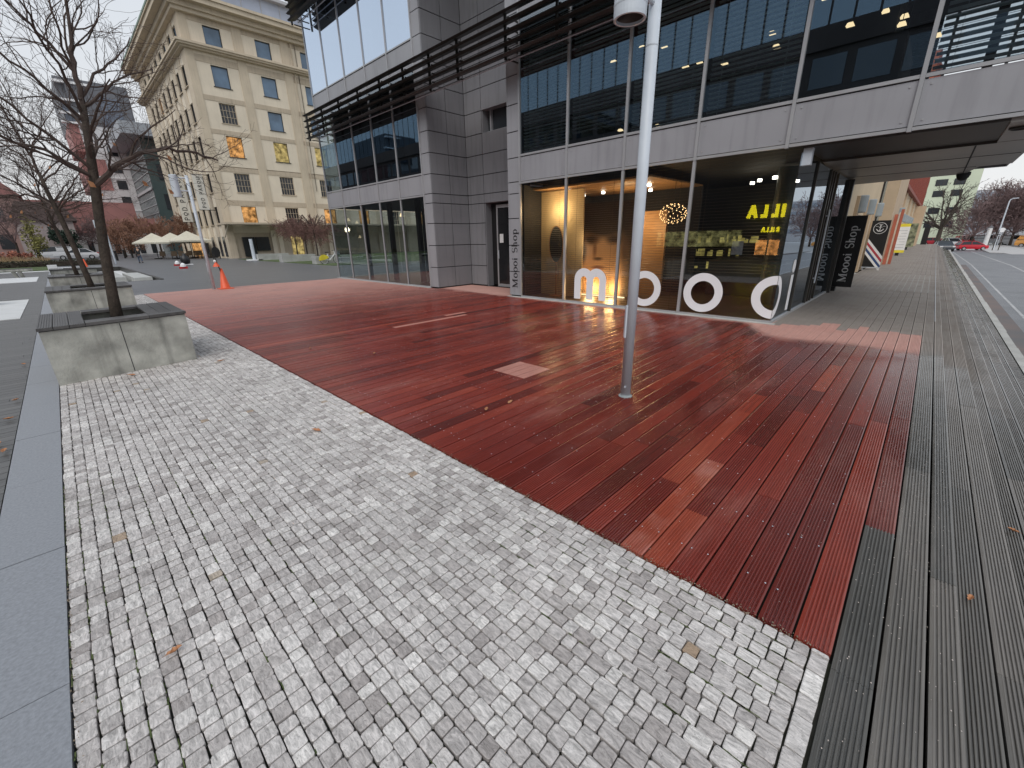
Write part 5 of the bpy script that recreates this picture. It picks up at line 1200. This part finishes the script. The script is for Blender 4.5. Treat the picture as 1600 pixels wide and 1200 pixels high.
t = thing('black_sack', 'black sack on a pale trolley standing on the square', 'sack', (7.5,46,0)); g_ = MB(); g_.lathe((7.5,46,.12), [(.0005,0),(.3,.02),(.36,.3),(.28,.6),(.1,.75),(.14,.85),(.0005,.86)], 14); g_.build('sack_body', M['black'], t, True); g_ = MB(); g_.box(7.1,45.75,.02,7.95,46.25,.12); g_.build('trolley', M['white'], t)
for x, y, lab in [(4.98,71.5,'black bollard beside the leaning far lamp post'),(6.6,82,'black bollard behind the walking person, left one'),(7.6,84,'black bollard behind the walking person, right one')]:
    t = thing('bollard', lab, 'bollard', (x,y,0), 'black bollards on the square'); g_ = MB(); g_.tube([(x,y,0),(x,y,1.05)], .12, 10); g_.build('post', M['black'], t); g_ = MB(); g_.tube([(x,y,1.05),(x,y,1.12)], .14, 10); g_.build('cap', M['black'], t)
t = thing('far_lamp_post', 'slim pale lamp post on the far square left of the walking person', 'street lamp', (3.9,59,0)); g_ = MB(); g_.tube([(3.9,59,0),(3.9,59,4.1)], .07, 10); g_.build('pole', M['silver'], t); g_ = MB(); g_.lathe((3.4,59,3.35), [(.2,0),(.2,.72),(.0005,.74)], 14); g_.tube([(3.4,59,3.9),(3.9,59,3.9)], .02, 6); g_.build('lamp_head', M['silver'], t)
# benches and basin
def bench(x0, x1, y, lab):
    t = thing('concrete_bench', lab, 'bench', (x1,y,0), 'concrete benches on the boardwalk')
    g_ = MB(); g_.box(x0,y-.28,.36,x1,y+.28,.47); g_.build('seat', M['concrete'], t); g_ = MB(); g_.box(x0+.02,y-.26,.47,x1-.02,y+.26,.50); g_.build('seat_boards', M['slat_wood'], t)
    for xa in (x0+.5, x1-.55): g_ = MB(); g_.extr([(xa,y-.2,-.01),(xa+.14,y-.2,-.01),(xa+.05,y-.2,.36),(xa-.12,y-.2,.36)], (0,.4,0)); g_.build('leg', M['concrete'], t)
bench(-4.3,-1.72,21.0,'concrete bench cut off by the left picture edge'); bench(-2.55,-1.25,39.5,'small concrete bench farther away on the boardwalk')
b = MB(); b.box(3.40,28.6,-.32,3.55,49.5,.035); b.box(1.7,49.3,-.32,3.4,49.5,.035); b.box(1.7,28.6,-.32,3.4,28.7,.0); b.build
tag(b.build('basin_rim', M['darkmetal']), 'dark metal rim of the sunken basin in the square', 'basin rim')
for k, (x0, y0, x1, y1, lab) in enumerate([(1.75,32.0,2.35,40,'left pale stone slab in the sunken basin'),(2.55,30.4,3.3,36.5,'right pale stone slab in the sunken basin')]):
    b = MB(); b.box(x0,y0,-.3,x1,y1,.06); tag(b.build('stone_slab', M['concrete_lt']), lab, 'stone slab')
b = MB(); b.box(-.7,46.2,0,-.2,46.7,.45); tag(b.build('stone_block', M['white']), 'small white stone block at the end of the granite strip', 'stone block')
# bicycle
def bicycle(x, y):
    t = thing('bicycle', 'white and yellow bicycle parked on the lawn beside the glass corner', 'bicycle', (x,y,0)); r = .33
    def wheel(cx):
        g_ = MB(); pts = [(cx+r*math.cos(a), y, r+r*math.sin(a)) for a in [k*.2618 for k in range(25)]]; g_.tube(pts, .022, 6, False); w_ = g_.build('wheel', M['tyre'], t)
        g_ = MB(); pts = [(cx+(r-.03)*math.cos(a), y, r+(r-.03)*math.sin(a)) for a in [k*.2618 for k in range(25)]]; g_.tube(pts, .013, 5, False)
        for k in range(10): a = k*.6283; g_.tube([(cx,y,r),(cx+(r-.03)*math.cos(a),y,r+(r-.03)*math.sin(a))], .004, 3, False)
        g_.build('rim', M['white'], w_)
    wheel(x); wheel(x+1.08)
    g_ = MB(); BB = (x+.45,y,.30); ST = (x+.33,y,.72); HD = (x+.92,y,.78)
    for a, c_ in ((BB,ST),(BB,HD),(BB,(x,y,r)),((x,y,r),ST),(HD,(x+1.08,y,r)),(HD,(x+.88,y,1.02)),(ST,(x+.30,y,.86))): g_.tube([a,c_], .028, 8)
    g_.build('frame', M['white'], t)
    g_ = MB(); g_.tube([(x+.80,y-.28,1.04),(x+.88,y,1.02),(x+.80,y+.28,1.04)], .014, 6); g_.build('handlebar', M['black'], t)
    g_ = MB(); g_.obox((x+.29,y,.90), ((1,0,0),(0,1,0),(0,0,1)), (.13,.08,.035)); g_.build('saddle', M['black'], t)
    g_ = MB(); g_.lathe((x,y,r), [(.36,-.05),(.37,.0),(.36,.05)], 4); g_ = MB()
    for sy_ in (-.05,.05): g_.extr([(x,y+sy_,r)]+[(x+.40*math.cos(a),y+sy_,r+.40*math.sin(a)) for a in [R(20+14*k) for k in range(13)]], (0,.012 if sy_ > 0 else -.012,0))
    g_.build('rear_cover', M['yellow'], t)
    g_ = MB(); g_.box(x+.98,y-.16,.72,x+1.26,y+.16,.76)
    for k in range(6): g_.box(x+.98+k*.054,y-.17,.76,x+.99+k*.054,y-.16,.98); g_.box(x+.98+k*.054,y+.16,.76,x+.99+k*.054,y+.17,.98)
    g_.build('basket', M['silver'], t)
bicycle(14.75, 35.0)

# person (walking away)
def skin_obj(name, nd, ed, mat, parent, sub=2):
    keys = list(nd); me = bpy.data.meshes.new(name); off = parent.location
    me.from_pydata([tuple(Vector(nd[k][:3])-off) for k in keys], [(keys.index(a), keys.index(b_)) for a, b_ in ed], [])
    o = bpy.data.objects.new(name, me); C.objects.link(o); md = o.modifiers.new('skin', 'SKIN')
    for i, k in enumerate(keys): me.skin_vertices[0].data[i].radius = (nd[k][3], nd[k][3] if len(nd[k]) < 5 else nd[k][4])
    me.skin_vertices[0].data[0].use_root = True
    sb = o.modifiers.new('sub', 'SUBSURF'); sb.levels = sub; sb.render_levels = sub
    bpy.context.view_layer.update(); dg_ = bpy.context.evaluated_depsgraph_get(); m2 = bpy.data.meshes.new_from_object(o.evaluated_get(dg_)); o.modifiers.clear(); o.data = m2; m2.name = name; m2.materials.clear(); m2.materials.append(mat)
    m2.polygons.foreach_set('use_smooth', [True]*len(m2.polygons)); o.parent = parent; return o
px_, py_ = 5.73, 57.6
pe = thing('person', 'person in a black jacket and blue jeans walking away across the square', 'person', (px_,py_,0))
nd = dict(pelvis=(px_,py_,.92,.12), chest=(px_,py_+.04,1.25,.14), neck=(px_,py_+.07,1.46,.055), head=(px_,py_+.10,1.60,.085), top=(px_,py_+.10,1.68,.075),
  sl=(px_-.19,py_+.05,1.40,.06), el=(px_-.27,py_-.02,1.13,.045), hl=(px_-.26,py_+.14,.90,.035), sr=(px_+.19,py_+.05,1.40,.06), er=(px_+.27,py_-.06,1.14,.045), hr=(px_+.27,py_-.0,.88,.035),
  kl=(px_-.10,py_+.14,.50,.062), al=(px_-.10,py_+.08,.09,.042), fl=(px_-.11,py_+.24,.045,.04), kr=(px_+.10,py_-.02,.49,.062), ar=(px_+.10,py_-.28,.13,.042), fr=(px_+.11,py_-.16,.05,.04))
ed = [('pelvis','chest'),('chest','neck'),('neck','head'),('head','top'),('chest','sl'),('sl','el'),('el','hl'),('chest','sr'),('sr','er'),('er','hr'),('pelvis','kl'),('kl','al'),('al','fl'),('pelvis','kr'),('kr','ar'),('ar','fr')]
skin_obj('body', nd, ed, M['skin'], pe)
jk = {k: (*nd[k][:3], nd[k][3]*1.22) for k in ('pelvis','chest','sl','el','sr','er')}; jk['hl'] = tuple(list(Vector(nd['el'][:3]).lerp(Vector(nd['hl'][:3]), .85))+[.046]); jk['hr'] = tuple(list(Vector(nd['er'][:3]).lerp(Vector(nd['hr'][:3]), .85))+[.046])
jk['pelvis'] = (px_,py_,.98,.15); jk['hip'] = (px_,py_-.01,.82,.165)
skin_obj('jacket', jk, [('pelvis','hip'),('pelvis','chest'),('chest','sl'),('sl','el'),('el','hl'),('chest','sr'),('sr','er'),('er','hr')], M['jacket'], pe)
tr_ = {k: (*nd[k][:3], nd[k][3]*1.2) for k in ('pelvis','kl','al','kr','ar')}; tr_['pelvis'] = (px_,py_,.90,.135)
skin_obj('trousers', tr_, [('pelvis','kl'),('kl','al'),('pelvis','kr'),('kr','ar')], M['jeans'], pe)
g_ = MB(); g_.ball((px_,py_+.07,1.645), .105, 12, 1.0); g_.build('hair', M['hair'], pe, True)
for nm, fx, fy, fz in (('shoe', px_-.10, py_+.16, .0), ('shoe', px_+.10, py_-.22, .03)): g_ = MB(); g_.box(fx-.05,fy-.12,fz,fx+.05,fy+.14,fz+.09); g_.build(nm, M['black'], pe)

# ================================================================== CARS
def car(loc, rz, paint, lab, kind='hatch', group=None, s_=1.):
    x, y, z = 0, 0, 0; t = thing('parked_car', lab, 'car', (0,0,0), group)
    PR = dict(hatch=[(-1.95,.35,.62),(-1.9,.3,.80),(-1.0,.25,.92),(-.1,.25,.95),(.9,.25,.95),(1.75,.28,.93),(1.95,.35,.75)],
              van=[(-2.3,.4,.8),(-2.2,.3,1.0),(-1.6,.28,1.1),(0,.28,1.15),(1.5,.28,1.15),(2.2,.3,1.1),(2.3,.4,.9)],
              sedan=[(-2.2,.38,.62),(-2.1,.3,.78),(-1.1,.25,.90),(0,.25,.93),(1.1,.25,.93),(2.0,.28,.92),(2.2,.38,.70)])[kind]
    RF = dict(hatch=[(-1.35,.90),(-.35,1.42),(.5,1.50),(1.55,1.42),(1.9,.95)], van=[(-1.75,1.1),(-1.15,1.72),(0,1.82),(1.9,1.78),(2.2,1.12)], sedan=[(-1.05,.90),(-.25,1.36),(.5,1.42),(1.1,1.36),(1.75,.92)])[kind]
    W = .86; g_ = MB(); n0 = 0; k_ = len(PR)
    for sx in (-1, 1):
        for q_ in range(3):
            for px2, zl, zh in PR: g_.v.append((px2, sx*W*(.93,1.0,.96)[q_], zl if q_ == 0 else ((zl+zh)*.52 if q_ == 1 else zh)))
    for si in range(2):
        for q_ in range(2):
            for i in range(k_-1): a = si*3*k_+q_*k_+i; g_.f.append((a,a+1,a+1+k_,a+k_)); g_.t.append(.5)
    for i in range(k_-1):
        a = 2*k_+i; c_ = 5*k_+i; g_.f.append((a,a+1,c_+1,c_)); g_.t.append(.5); a = i; c_ = 3*k_+i; g_.f.append((a,c_,c_+1,a+1)); g_.t.append(.5)
    for i in (0, k_-1):
        for q_ in range(2): a = q_*k_+i; c_ = 3*k_+q_*k_+i; g_.f.append((a,a+k_,c_+k_,c_)); g_.t.append(.5)
    g_.build('body', paint, t)
    w2 = .70; g_ = MB(); m_ = len(RF)
    for sx in (-1,1):
        for px2, zz in RF: g_.v.append((px2, sx*(w2 if zz > 1.2 else .82), zz))
    g_.f.append(tuple(range(m_))); g_.f.append(tuple(range(2*m_-1, m_-1, -1))); g_.t += [.5,.5]
    for i in range(m_-1): g_.f.append((i,i+m_,i+1+m_,i+1)); g_.t.append(.5)
    g_.build('windows', M['carglass'], t)
    g_ = MB()
    g_.box(RF[1][0]+.05,-w2+.02,max(r_[1] for r_ in RF)-.06,RF[-2][0],w2-.02,max(r_[1] for r_ in RF)+.02)
    for sx in (-1,1):
        for (xa,za),(xb,zb) in ((RF[0],RF[1]),(RF[-1],RF[-2])): g_.tube([(xa,sx*.83,za),(xb,sx*(w2+.01),zb)], .045, 5)
        g_.tube([(.35,sx*.83,.94),(.38,sx*(w2+.01),1.42 if kind != 'van' else 1.78)], .04, 5)
        if kind == 'van': g_.box(.4,sx*.74,1.12,2.0,sx*.80,1.7)
    g_.build('roof', paint, t)
    wx = PR[-1][0]*.64
    for xx in (-wx, wx):
        for sx in (-1,1):
            g_ = MB(); g_.tube([(xx,sx*.70,.31),(xx,sx*.88,.31)], .31, 18); w_ = g_.build('wheel', M['tyre'], t); g_ = MB(); g_.tube([(xx,sx*.86,.31),(xx,sx*.90,.31)], .19, 14); g_.build('rim', M['rim'], w_)
    for sx in (-1,1):
        g_ = MB(); g_.box(PR[0][0]-.01,sx*.50,.62,PR[0][0]+.15,sx*.80,.78); g_.build('headlight', M['white'], t); g_ = MB(); g_.box(PR[-1][0]-.15,sx*.55,.72,PR[-1][0]+.01,sx*.82,.90); g_.build('tail_light', M['red'], t)
    t.location = loc; t.rotation_euler = (0,0,rz); t.scale = (s_,)*3; return t
wp = P('white_car_paint', (.70,.71,.73), .25, var=.02); rp_ = P('red_car_paint', (.50,.02,.035), .25, var=.03); dp = P('dark_grey_car_paint', (.05,.055,.065), .22, var=.03); sp_ = P('silver_car_paint', (.42,.44,.46), .25, var=.03); op = P('orange_van_paint', (.70,.33,.08), .35, var=.03)
car((-.2,90,.0), 0, wp, 'white pickup like car parked behind the dry grass at left', 'van', 'white cars parked at left', .95)
car((1.9,84.5,0), 0, wp, 'low white car parked nearest behind the hedge at left', 'sedan', 'white cars parked at left')
car((95,-4.3,-1.28), R(90+22), rp_, 'small red hatchback at the end of the street', 'hatch', None, .86)
car((90.5,-1.25,-1.28), R(12), dp, 'dark grey car half hidden behind the end of the timber steps', 'sedan')
car((118,-2.6,-1.28), R(20), wp, 'white hatchback behind the dark grey car on the right', 'hatch')
car((124,-4.4,-1.28), R(15), rp_, 'red van parked behind the small red hatchback', 'van')
car((125,-.4,-1.28), R(80), rp_, 'distant red car with pale lower half near the pale green house', 'hatch')
car((122,-10.9,-1.28), R(70), wp, 'white car parked under the park trees at right', 'van')
car((132,-8.0,-1.28), R(85), sp_, 'silver van far under the park trees', 'van')
car((112,-12.3,-1.28), R(85), op, 'orange van cut off by the right picture edge', 'van')
for k, x in enumerate((24, 30.5, 44)): car((x,-11.2,-.58), R(3), [wp, sp_, dp][k], ['white car parked across the street, mirrored in the glass door','silver car parked across the street, mirrored in the glass side','dark car parked across the street beyond the silver one'][k], 'hatch')

# ================================================================== RIGHT HAND SIDE: ochre building, banners, street end
oc = thing('ochre_building', 'long ochre building with red upper cladding along the timber walkway', 'building', (45, 6, 0))
YO = 2.3
g_ = MB(); g_.box(17.9,YO,-.1,41,12,7.5); g_.box(41,YO,-.1,84,12,4.5); g_.build('wall', M['ochre'], oc)
M['tan'] = P('tan_render', (.50,.38,.26), .85, var=.06)
for q in [(20.3,YO-.10,0,20.75,YO,2.9),(23.2,YO-.10,0,23.65,YO,2.9),(26.6,YO-.10,0,27.05,YO,2.9),(29.4,YO-.55,0,35.5,YO,7.5),(24.2,YO-.16,0,24.7,YO,2.35),(69.5,YO-.9,0,74,YO,4.3)]+[(x,YO-.14,0,x+.6,YO,4.4) for x in (38,46,54,62)]: MB().box(*q).build('pilaster', M['tan'], oc)
g_ = MB(); g_.box(28.3,YO-.05,0,29.4,YO,7.5); g_.build('grey_strip', P('grey_green_strip', (.24,.25,.21), .7), oc)
g_ = MB(); g_.box(28.22,YO-.07,0,28.32,YO,7.5); g_.build('downpipe', M['black'], oc)
g_ = MB(); g_.box(40,YO-.18,4.7,84,11,12); g_.build('red_cladding', M['brick'], oc)
g_ = MB()
for k in range(40): g_.box(40+k*1.1,YO-.24,4.75,40.2+k*1.1,YO-.17,12)
g_.box(39.9,YO-.28,4.5,84.2,YO,4.72); g_.build('cladding_ribs', P('dark_red_trim', (.24,.06,.04), .7), oc)
g_ = MB(); g_.box(17.9,YO-.02,0,18.6,YO+.05,2.85); g_.box(21.3,YO-.02,0,22.6,YO+.02,2.3); g_.box(43,YO-.02,0,45,YO+.02,2.4); g_.build('doorway', M['wblind'], oc)
for k, x in enumerate((20.4,23.3,26.7,33.5,38.2,42,46,50,54,58,62)):
    s_ = MB(); yy = YO-.10 if x < 28 else (YO-.55 if x < 36 else YO-.14)
    s_.lathe((x+.22,yy,2.34), [(.0005,0),(.20,0),(.22,.03),(.22,.55),(.20,.58),(.0005,.58)], 12, math.pi, 2*math.pi)
    tag(s_.build('wall_lamp', M['mid_grey']), 'grey half round wall lamp on the ochre building', 'wall lamp', 'wall lamps on the ochre building')
def stand(name, x, y0, y1, z0, z1, lab):
    t = thing(name, lab, 'advertising banner', (x, y1, 0), 'upright banners along the walkway')
    return t
t = stand('advertising_banner', 16.2, 1.48, 2.02, .12, 2.13, 'black upright banner with white lettering Moooi Shop beside the shop door')
g_ = MB(); g_.box(16.18,1.48,.125,16.215,2.02,2.13); g_.build('panel', M['black'], t)
g_ = MB(); text(g_, 'Moooi', serif, (16.17,1.645,.27), (0,0,1), (0,1,0), .142, .13); text(g_, 'Shop', serif, (16.17,1.645,1.24), (0,0,1), (0,1,0), .142, .13)
g_.v = [(16.174, v[1], v[2]) for v in g_.v]; g_.build('lettering', P('pale_grey_letters', (.66,.66,.66), .5), t)
g_ = MB(); g_.box(16.1,1.85,0,16.3,2.02,.13); g_.box(16.22,1.95,0,16.28,2.02,2.13); g_.build('stand_foot', M['black'], t)
xb = 26.0; t = stand('advertising_banner', xb, 1.52, 2.17, .13, 2.15, 'black banner with white anchor emblem and red white blue diagonal stripes')
g_ = MB(); g_.box(xb,1.52,.13,xb+.04,2.17,2.15); g_.build('panel', M['black'], t)
def stripe(name, mat, z0, w_, dx):
    g_ = MB(); A = Vector((xb-dx,2.17,z0)); B = Vector((xb-dx,1.52,z0-.78)); g_.face([A,B,B-Vector((0,0,w_)),A-Vector((0,0,w_))]); g_.build(name, mat, t)
for z0, nm in ((1.38,'white'),(1.245,'stripe_red'),(1.11,'white'),(.985,'navy'),(.85,'white')): stripe('stripe', M[nm], z0, .136 if nm == 'white' else .13, .003)
def fy(polys, s_, yc, zc, nm, mat):
    g_ = MB()
    for p in polys: g_.face([(xb-.005, yc-a*s_, zc+c_*s_) for a, c_ in p])
    g_.build(nm, mat, t)
fy(ring(0,0,1,.93,n=36), .24, 1.845, 1.82, 'emblem_ring', M['white'])
fy(rct(-.05,-.55,.05,.35)+ring(0,.47,.13,.07,n=16)+ring(0,-.1,.5,.36,200,340,16)+rct(-.25,.15,.25,.22)+lin(-.55,-.15,-.35,-.28,.12)+lin(.55,-.15,.35,-.28,.12)+rct(-.7,.3,-.3,.34)+rct(.3,.3,.7,.34)+rct(-.3,.62,.3,.67), .24, 1.845, 1.82, 'anchor', M['white'])
g_ = MB(); g_.box(xb-.02,1.5,.10,xb+.06,2.19,.13); g_.box(xb+.05,2.1,0,xb+.09,2.16,2.15); g_.build('stand_foot', M['silver'], t)
t = thing('red_frame_sign', 'narrow red frame with a pale middle strip standing between two banners', 'sign frame', (31,1.8,0)); g_ = MB(); g_.box(31,1.40,0,31.08,1.52,2.75); g_.box(30.6,1.58,0,30.7,1.72,2.5); g_.build('red_post', M['brick'], t); g_ = MB(); g_.box(31.02,1.525,0,31.06,1.575,2.6); g_.build('pale_strip', M['cream_lt'], t)
xb = 42.; t = stand('advertising_banner', xb, 1.5, 2.1, .1, 2.1, 'white upright banner with yellow top and foot')
g_ = MB(); g_.box(xb,1.35,.38,xb+.04,2.05,1.95); g_.build('panel', M['white'], t); g_ = MB(); g_.box(xb-.002,1.35,1.95,xb+.045,2.05,2.15); g_.box(xb-.002,1.35,.20,xb+.045,2.05,.38); g_.build('yellow_band', M['yellow'], t)
g_ = MB(); 
for k in range(7): g_.box(xb-.004,1.45,.55+k*.19,xb,1.95-.1*(k % 3),.58+k*.19)
g_.build('text_lines', P('grey_text_lines', (.45,.46,.48), .6), t); g_ = MB(); g_.box(xb+.04,1.6,0,xb+.1,1.8,.4); g_.build('stand_foot', M['black'], t)
xb = 55.; t = stand('advertising_banner', xb, 1.4, 2.1, .1, 2.2, 'dark banner with pale green leaf pattern behind the yellow one')
g_ = MB(); g_.box(xb,1.25,.25,xb+.04,2.15,2.3); g_.build('panel', P('leaf_print', (.02,.03,.015), .6, col2=(.40,.42,.26), scale=3.2), t); g_ = MB(); g_.box(xb+.04,1.6,0,xb+.1,1.8,.4); g_.build('stand_foot', M['black'], t)
t = stand('advertising_banner', 75, .8, 1.4, .1, 2.0, 'narrow black banner at the far corner of the ochre building')
g_ = MB(); g_.box(76,.55,-.3,76.04,1.1,2.0); g_.build('panel', M['black'], t); g_ = MB(); g_.box(76.04,.7,-1,76.1,.9,.4); g_.build('stand_foot', M['black'], t)
# street end
ge = thing('pale_green_house', 'pale green apartment house with dark windows closing the street', 'building', (134, 2, -1.3))
g_ = MB(); g_.box(130,-4.2,-1.4,145,14,14); g_.build('wall', M['palegreen'], ge)
for z in (2.2,4.9,8.2,10.3):
    for ya, yb in ((-2.2,-.5),(.4,2.2),(3.2,5.2)):
        f = MB(); f.box(129.95,ya,z,130.02,yb,z+1.2); fo = f.build('window', M['pane_dark'], ge)
pb = thing('grey_block', 'pale grey office block faint behind the park trees at right', 'building', (200,-14,-1))
g_ = MB(); g_.box(190,-70,-1.4,215,-5.5,12.4); g_.build('wall', P('misty_grey_wall', (.40,.41,.44), .8, var=.04), pb)
g_ = MB()
for z in (1.5,4.5,7.5,10.2): g_.box(189.9,-69,z,190.02,-6,z+1.4)
g_.build('window_band', P('misty_panes', (.24,.27,.32), .3), pb)
generic_tree('big_tree', 'large gnarled bare tree in front of the pale green house', (110,-.55,-1.3), 11.5, 5, M['bark'], 101, None, trunk=.34, fork=.28, nl=9, dense=.9, twr=.022)
for k, (x, y, h, lab) in enumerate([(118,-5.2,9.5,'bushy brown park tree left of the street lamp'),(124,-7.6,11.5,'tallest brown park tree behind the street lamp'),(120,-10.2,11,'brown park tree right of the street lamp'),(128,-13,11.5,'brown park tree at the right picture edge'),(140,-9.5,12,'brown park tree farther back in the row'),(112,-15,10.5,'brown park tree just outside the right picture edge')]):
    generic_tree('park_tree', lab, (x,y,-1.3), h, 4, M['twig_grey'], 120+k, 'brown bare park trees along the street', trunk=.2, fork=.2, nl=12, dense=1.25, twr=.03)
for k, (x, y, h, lab) in enumerate([(22,-14.5,8.5,'bare street tree mirrored in the shop side glass'),(33,-15,8.5,'bare street tree mirrored beside the glass door'),(42,-14.5,9,'bare street tree mirrored farther along the street')]):
    generic_tree('street_tree', lab, (x,y,-.58), h, 3.5, M['twig_grey'], 140+k, 'bare trees across the street', trunk=.15, fork=.25, nl=9, dense=1.0, twr=.02)
t = thing('street_lamp_post', 'tall slim street lamp leaning out over the traffic island', 'street lamp', (95,-6.6,-1.15)); g_ = MB(); g_.tube([(95,-6.6,-1.2),(95,-6.6,5.3),(95,-6.66,5.55),(95,-6.9,5.7)], [.10,.07,.06,.05], 8); g_.build('pole', M['silver'], t); g_ = MB(); g_.box(94.9,-7.4,5.66,95.1,-6.8,5.76); g_.build('lamp_head', M['silver'], t)
for k, (x, y) in enumerate([(90,-6.2),(90,-6.75)]):
    t = thing('tree_stake', ['left of the two dark stakes on the traffic island','right of the two dark stakes on the traffic island'][k], 'stake', (x,y,-1.15)); g_ = MB(); g_.tube([(x,y,-1.2),(x,y-.05,1.5)], .05, 6); g_.build('stake_pole', M['bark'], t); g_ = MB(); g_.box(x-.02,y-.3,.9,x+.02,y+.1,1.0); g_.build('tie', M['black'], t)
t = thing('advertising_pillar', 'white round advertising pillar among the park trees', 'pillar', (116,-6.9,-1.3)); g_ = MB(); g_.tube([(116,-6.9,-1.3),(116,-6.9,1.9)], .32, 12); g_.build('shaft', M['white'], t); g_ = MB(); g_.lathe((116,-6.9,1.9), [(.4,0),(.4,.1),(.0005,.4)], 12); g_.build('cap', M['greyroof'], t)
t = thing('road_sign', 'white round road sign facing the street behind the lamp', 'road sign', (105,-7.6,-1.3)); g_ = MB(); g_.tube([(105,-7.6,-1.3),(105,-7.6,1.4)], .03, 6); g_.build('pole', M['silver'], t); g_ = MB(); g_.tube([(104.95,-7.6,1.5),(104.99,-7.6,1.5)], .35, 16); g_.build('plate', M['white'], t)

# ================================================================== behind the wing: what one sees through the lobby
sheet('rear_yard', P('pale_yard', (.34,.38,.38), .6), [(17.1,-.3,24,22),(17.1,2.6,60,12)], -.01, -.2)
sheet('rear_lawn', M['grass'], [(24,12.1,50,31.7)], -.008, -.2)
rp2 = thing('pale_annex', 'pale green grey building beyond the lawn, seen through the glass lobby', 'building', (52, 25, 0))
g_ = MB(); g_.box(50,12.2,-.2,58,48,9); g_.build('wall', P('pale_annex_wall', (.62,.68,.63), .8, var=.1), rp2)
g_ = MB()
for k in range(9): MB().box(49.95,13+k*3.6,.3,50.02,15+k*3.6,2.6).build('window', M['pane_dark'], rp2); MB().box(49.95,13+k*3.6,4.0,50.02,15+k*3.6,6.2).build('window', M['pane_dark'], rp2)
for k, (x, y) in enumerate([(30,17.5),(36,23),(31,28)]): leafy('rear_bush', ['dark green bush on the rear lawn, seen at the left of the lobby','dark green bush on the rear lawn, seen in the middle of the lobby','dark green bush on the rear lawn, seen at the right of the lobby'][k], 'shrub', (x,y,0), (1.8,1.8,2.2), M['evergreen'], 200+k, 500, .22, 'bushes on the rear lawn')

# ================================================================== FALLEN LEAVES
LV = [(1.288,3.843,.055,'on the pale cobbles near the middle'),(-.775,9.687,.05,'on the boardwalk edge beside the front planter'),(-.756,5.526,.05,'long one on the boardwalk edge at the left'),(-.80,5.80,.03,'small one at the boardwalk edge'),(-.76,7.4,.035,'curled one on the boardwalk by the strip'),(-.78,6.6,.04,'thin one on the boardwalk by the strip'),(3.014,2.954,.05,'pale one on the red deck left of the lamp post'),(2.708,3.004,.045,'second pale one on the red deck left of the lamp post'),(3.1,6.04,.04,'on the middle of the red deck'),(2.56,7.199,.035,'on the far left of the red deck'),(1.324,7.47,.05,'beside the front planter on the cobbles'),(.3,7.6,.06,'yellow one at the foot of the front planter'),(-.079,2.024,.03,'tiny orange one on the near cobbles'),(2.88,-.549,.03,'pale scrap on the grey steps'),(4.131,-.84,.03,'brown one at the right edge of the grey steps'),(-.85,4.5,.045,'on the dark boards in the left foreground')]
rg = random.Random(77)
for x, y, s_, lab in LV:
    b = MB(); a = rg.uniform(0,6.28); u = Vector((math.cos(a),math.sin(a),0)); v = Vector((-u.y,u.x,0)); z = .006 if y > -.4 else (-.145 if y > -.74 else -.295); c = Vector((x,y,z)); pts = []
    prof = [(-1.5,.0),(-1,.05),(-.7,.32),(-.3,.22),(0,.5),(.3,.28),(.55,.36),(1,.0)]
    for t_, w_ in prof: pts.append((t_, w_))
    for (t0,w0),(t1_,w1) in zip(pts, pts[1:]):
        for sg_ in (1,-1): b.face([c+u*t0*s_+Vector((0,0,.01*abs(t0))), c+u*t1_*s_+Vector((0,0,.01*abs(t1_))), c+u*t1_*s_+v*w1*s_*sg_+Vector((0,0,.012+.012*w1)), c+u*t0*s_+v*w0*s_*sg_+Vector((0,0,.012+.012*w0))])
    tag(b.build('fallen_leaf', M['leaf']), 'brown fallen leaf, '+lab, 'leaf', 'fallen leaves')
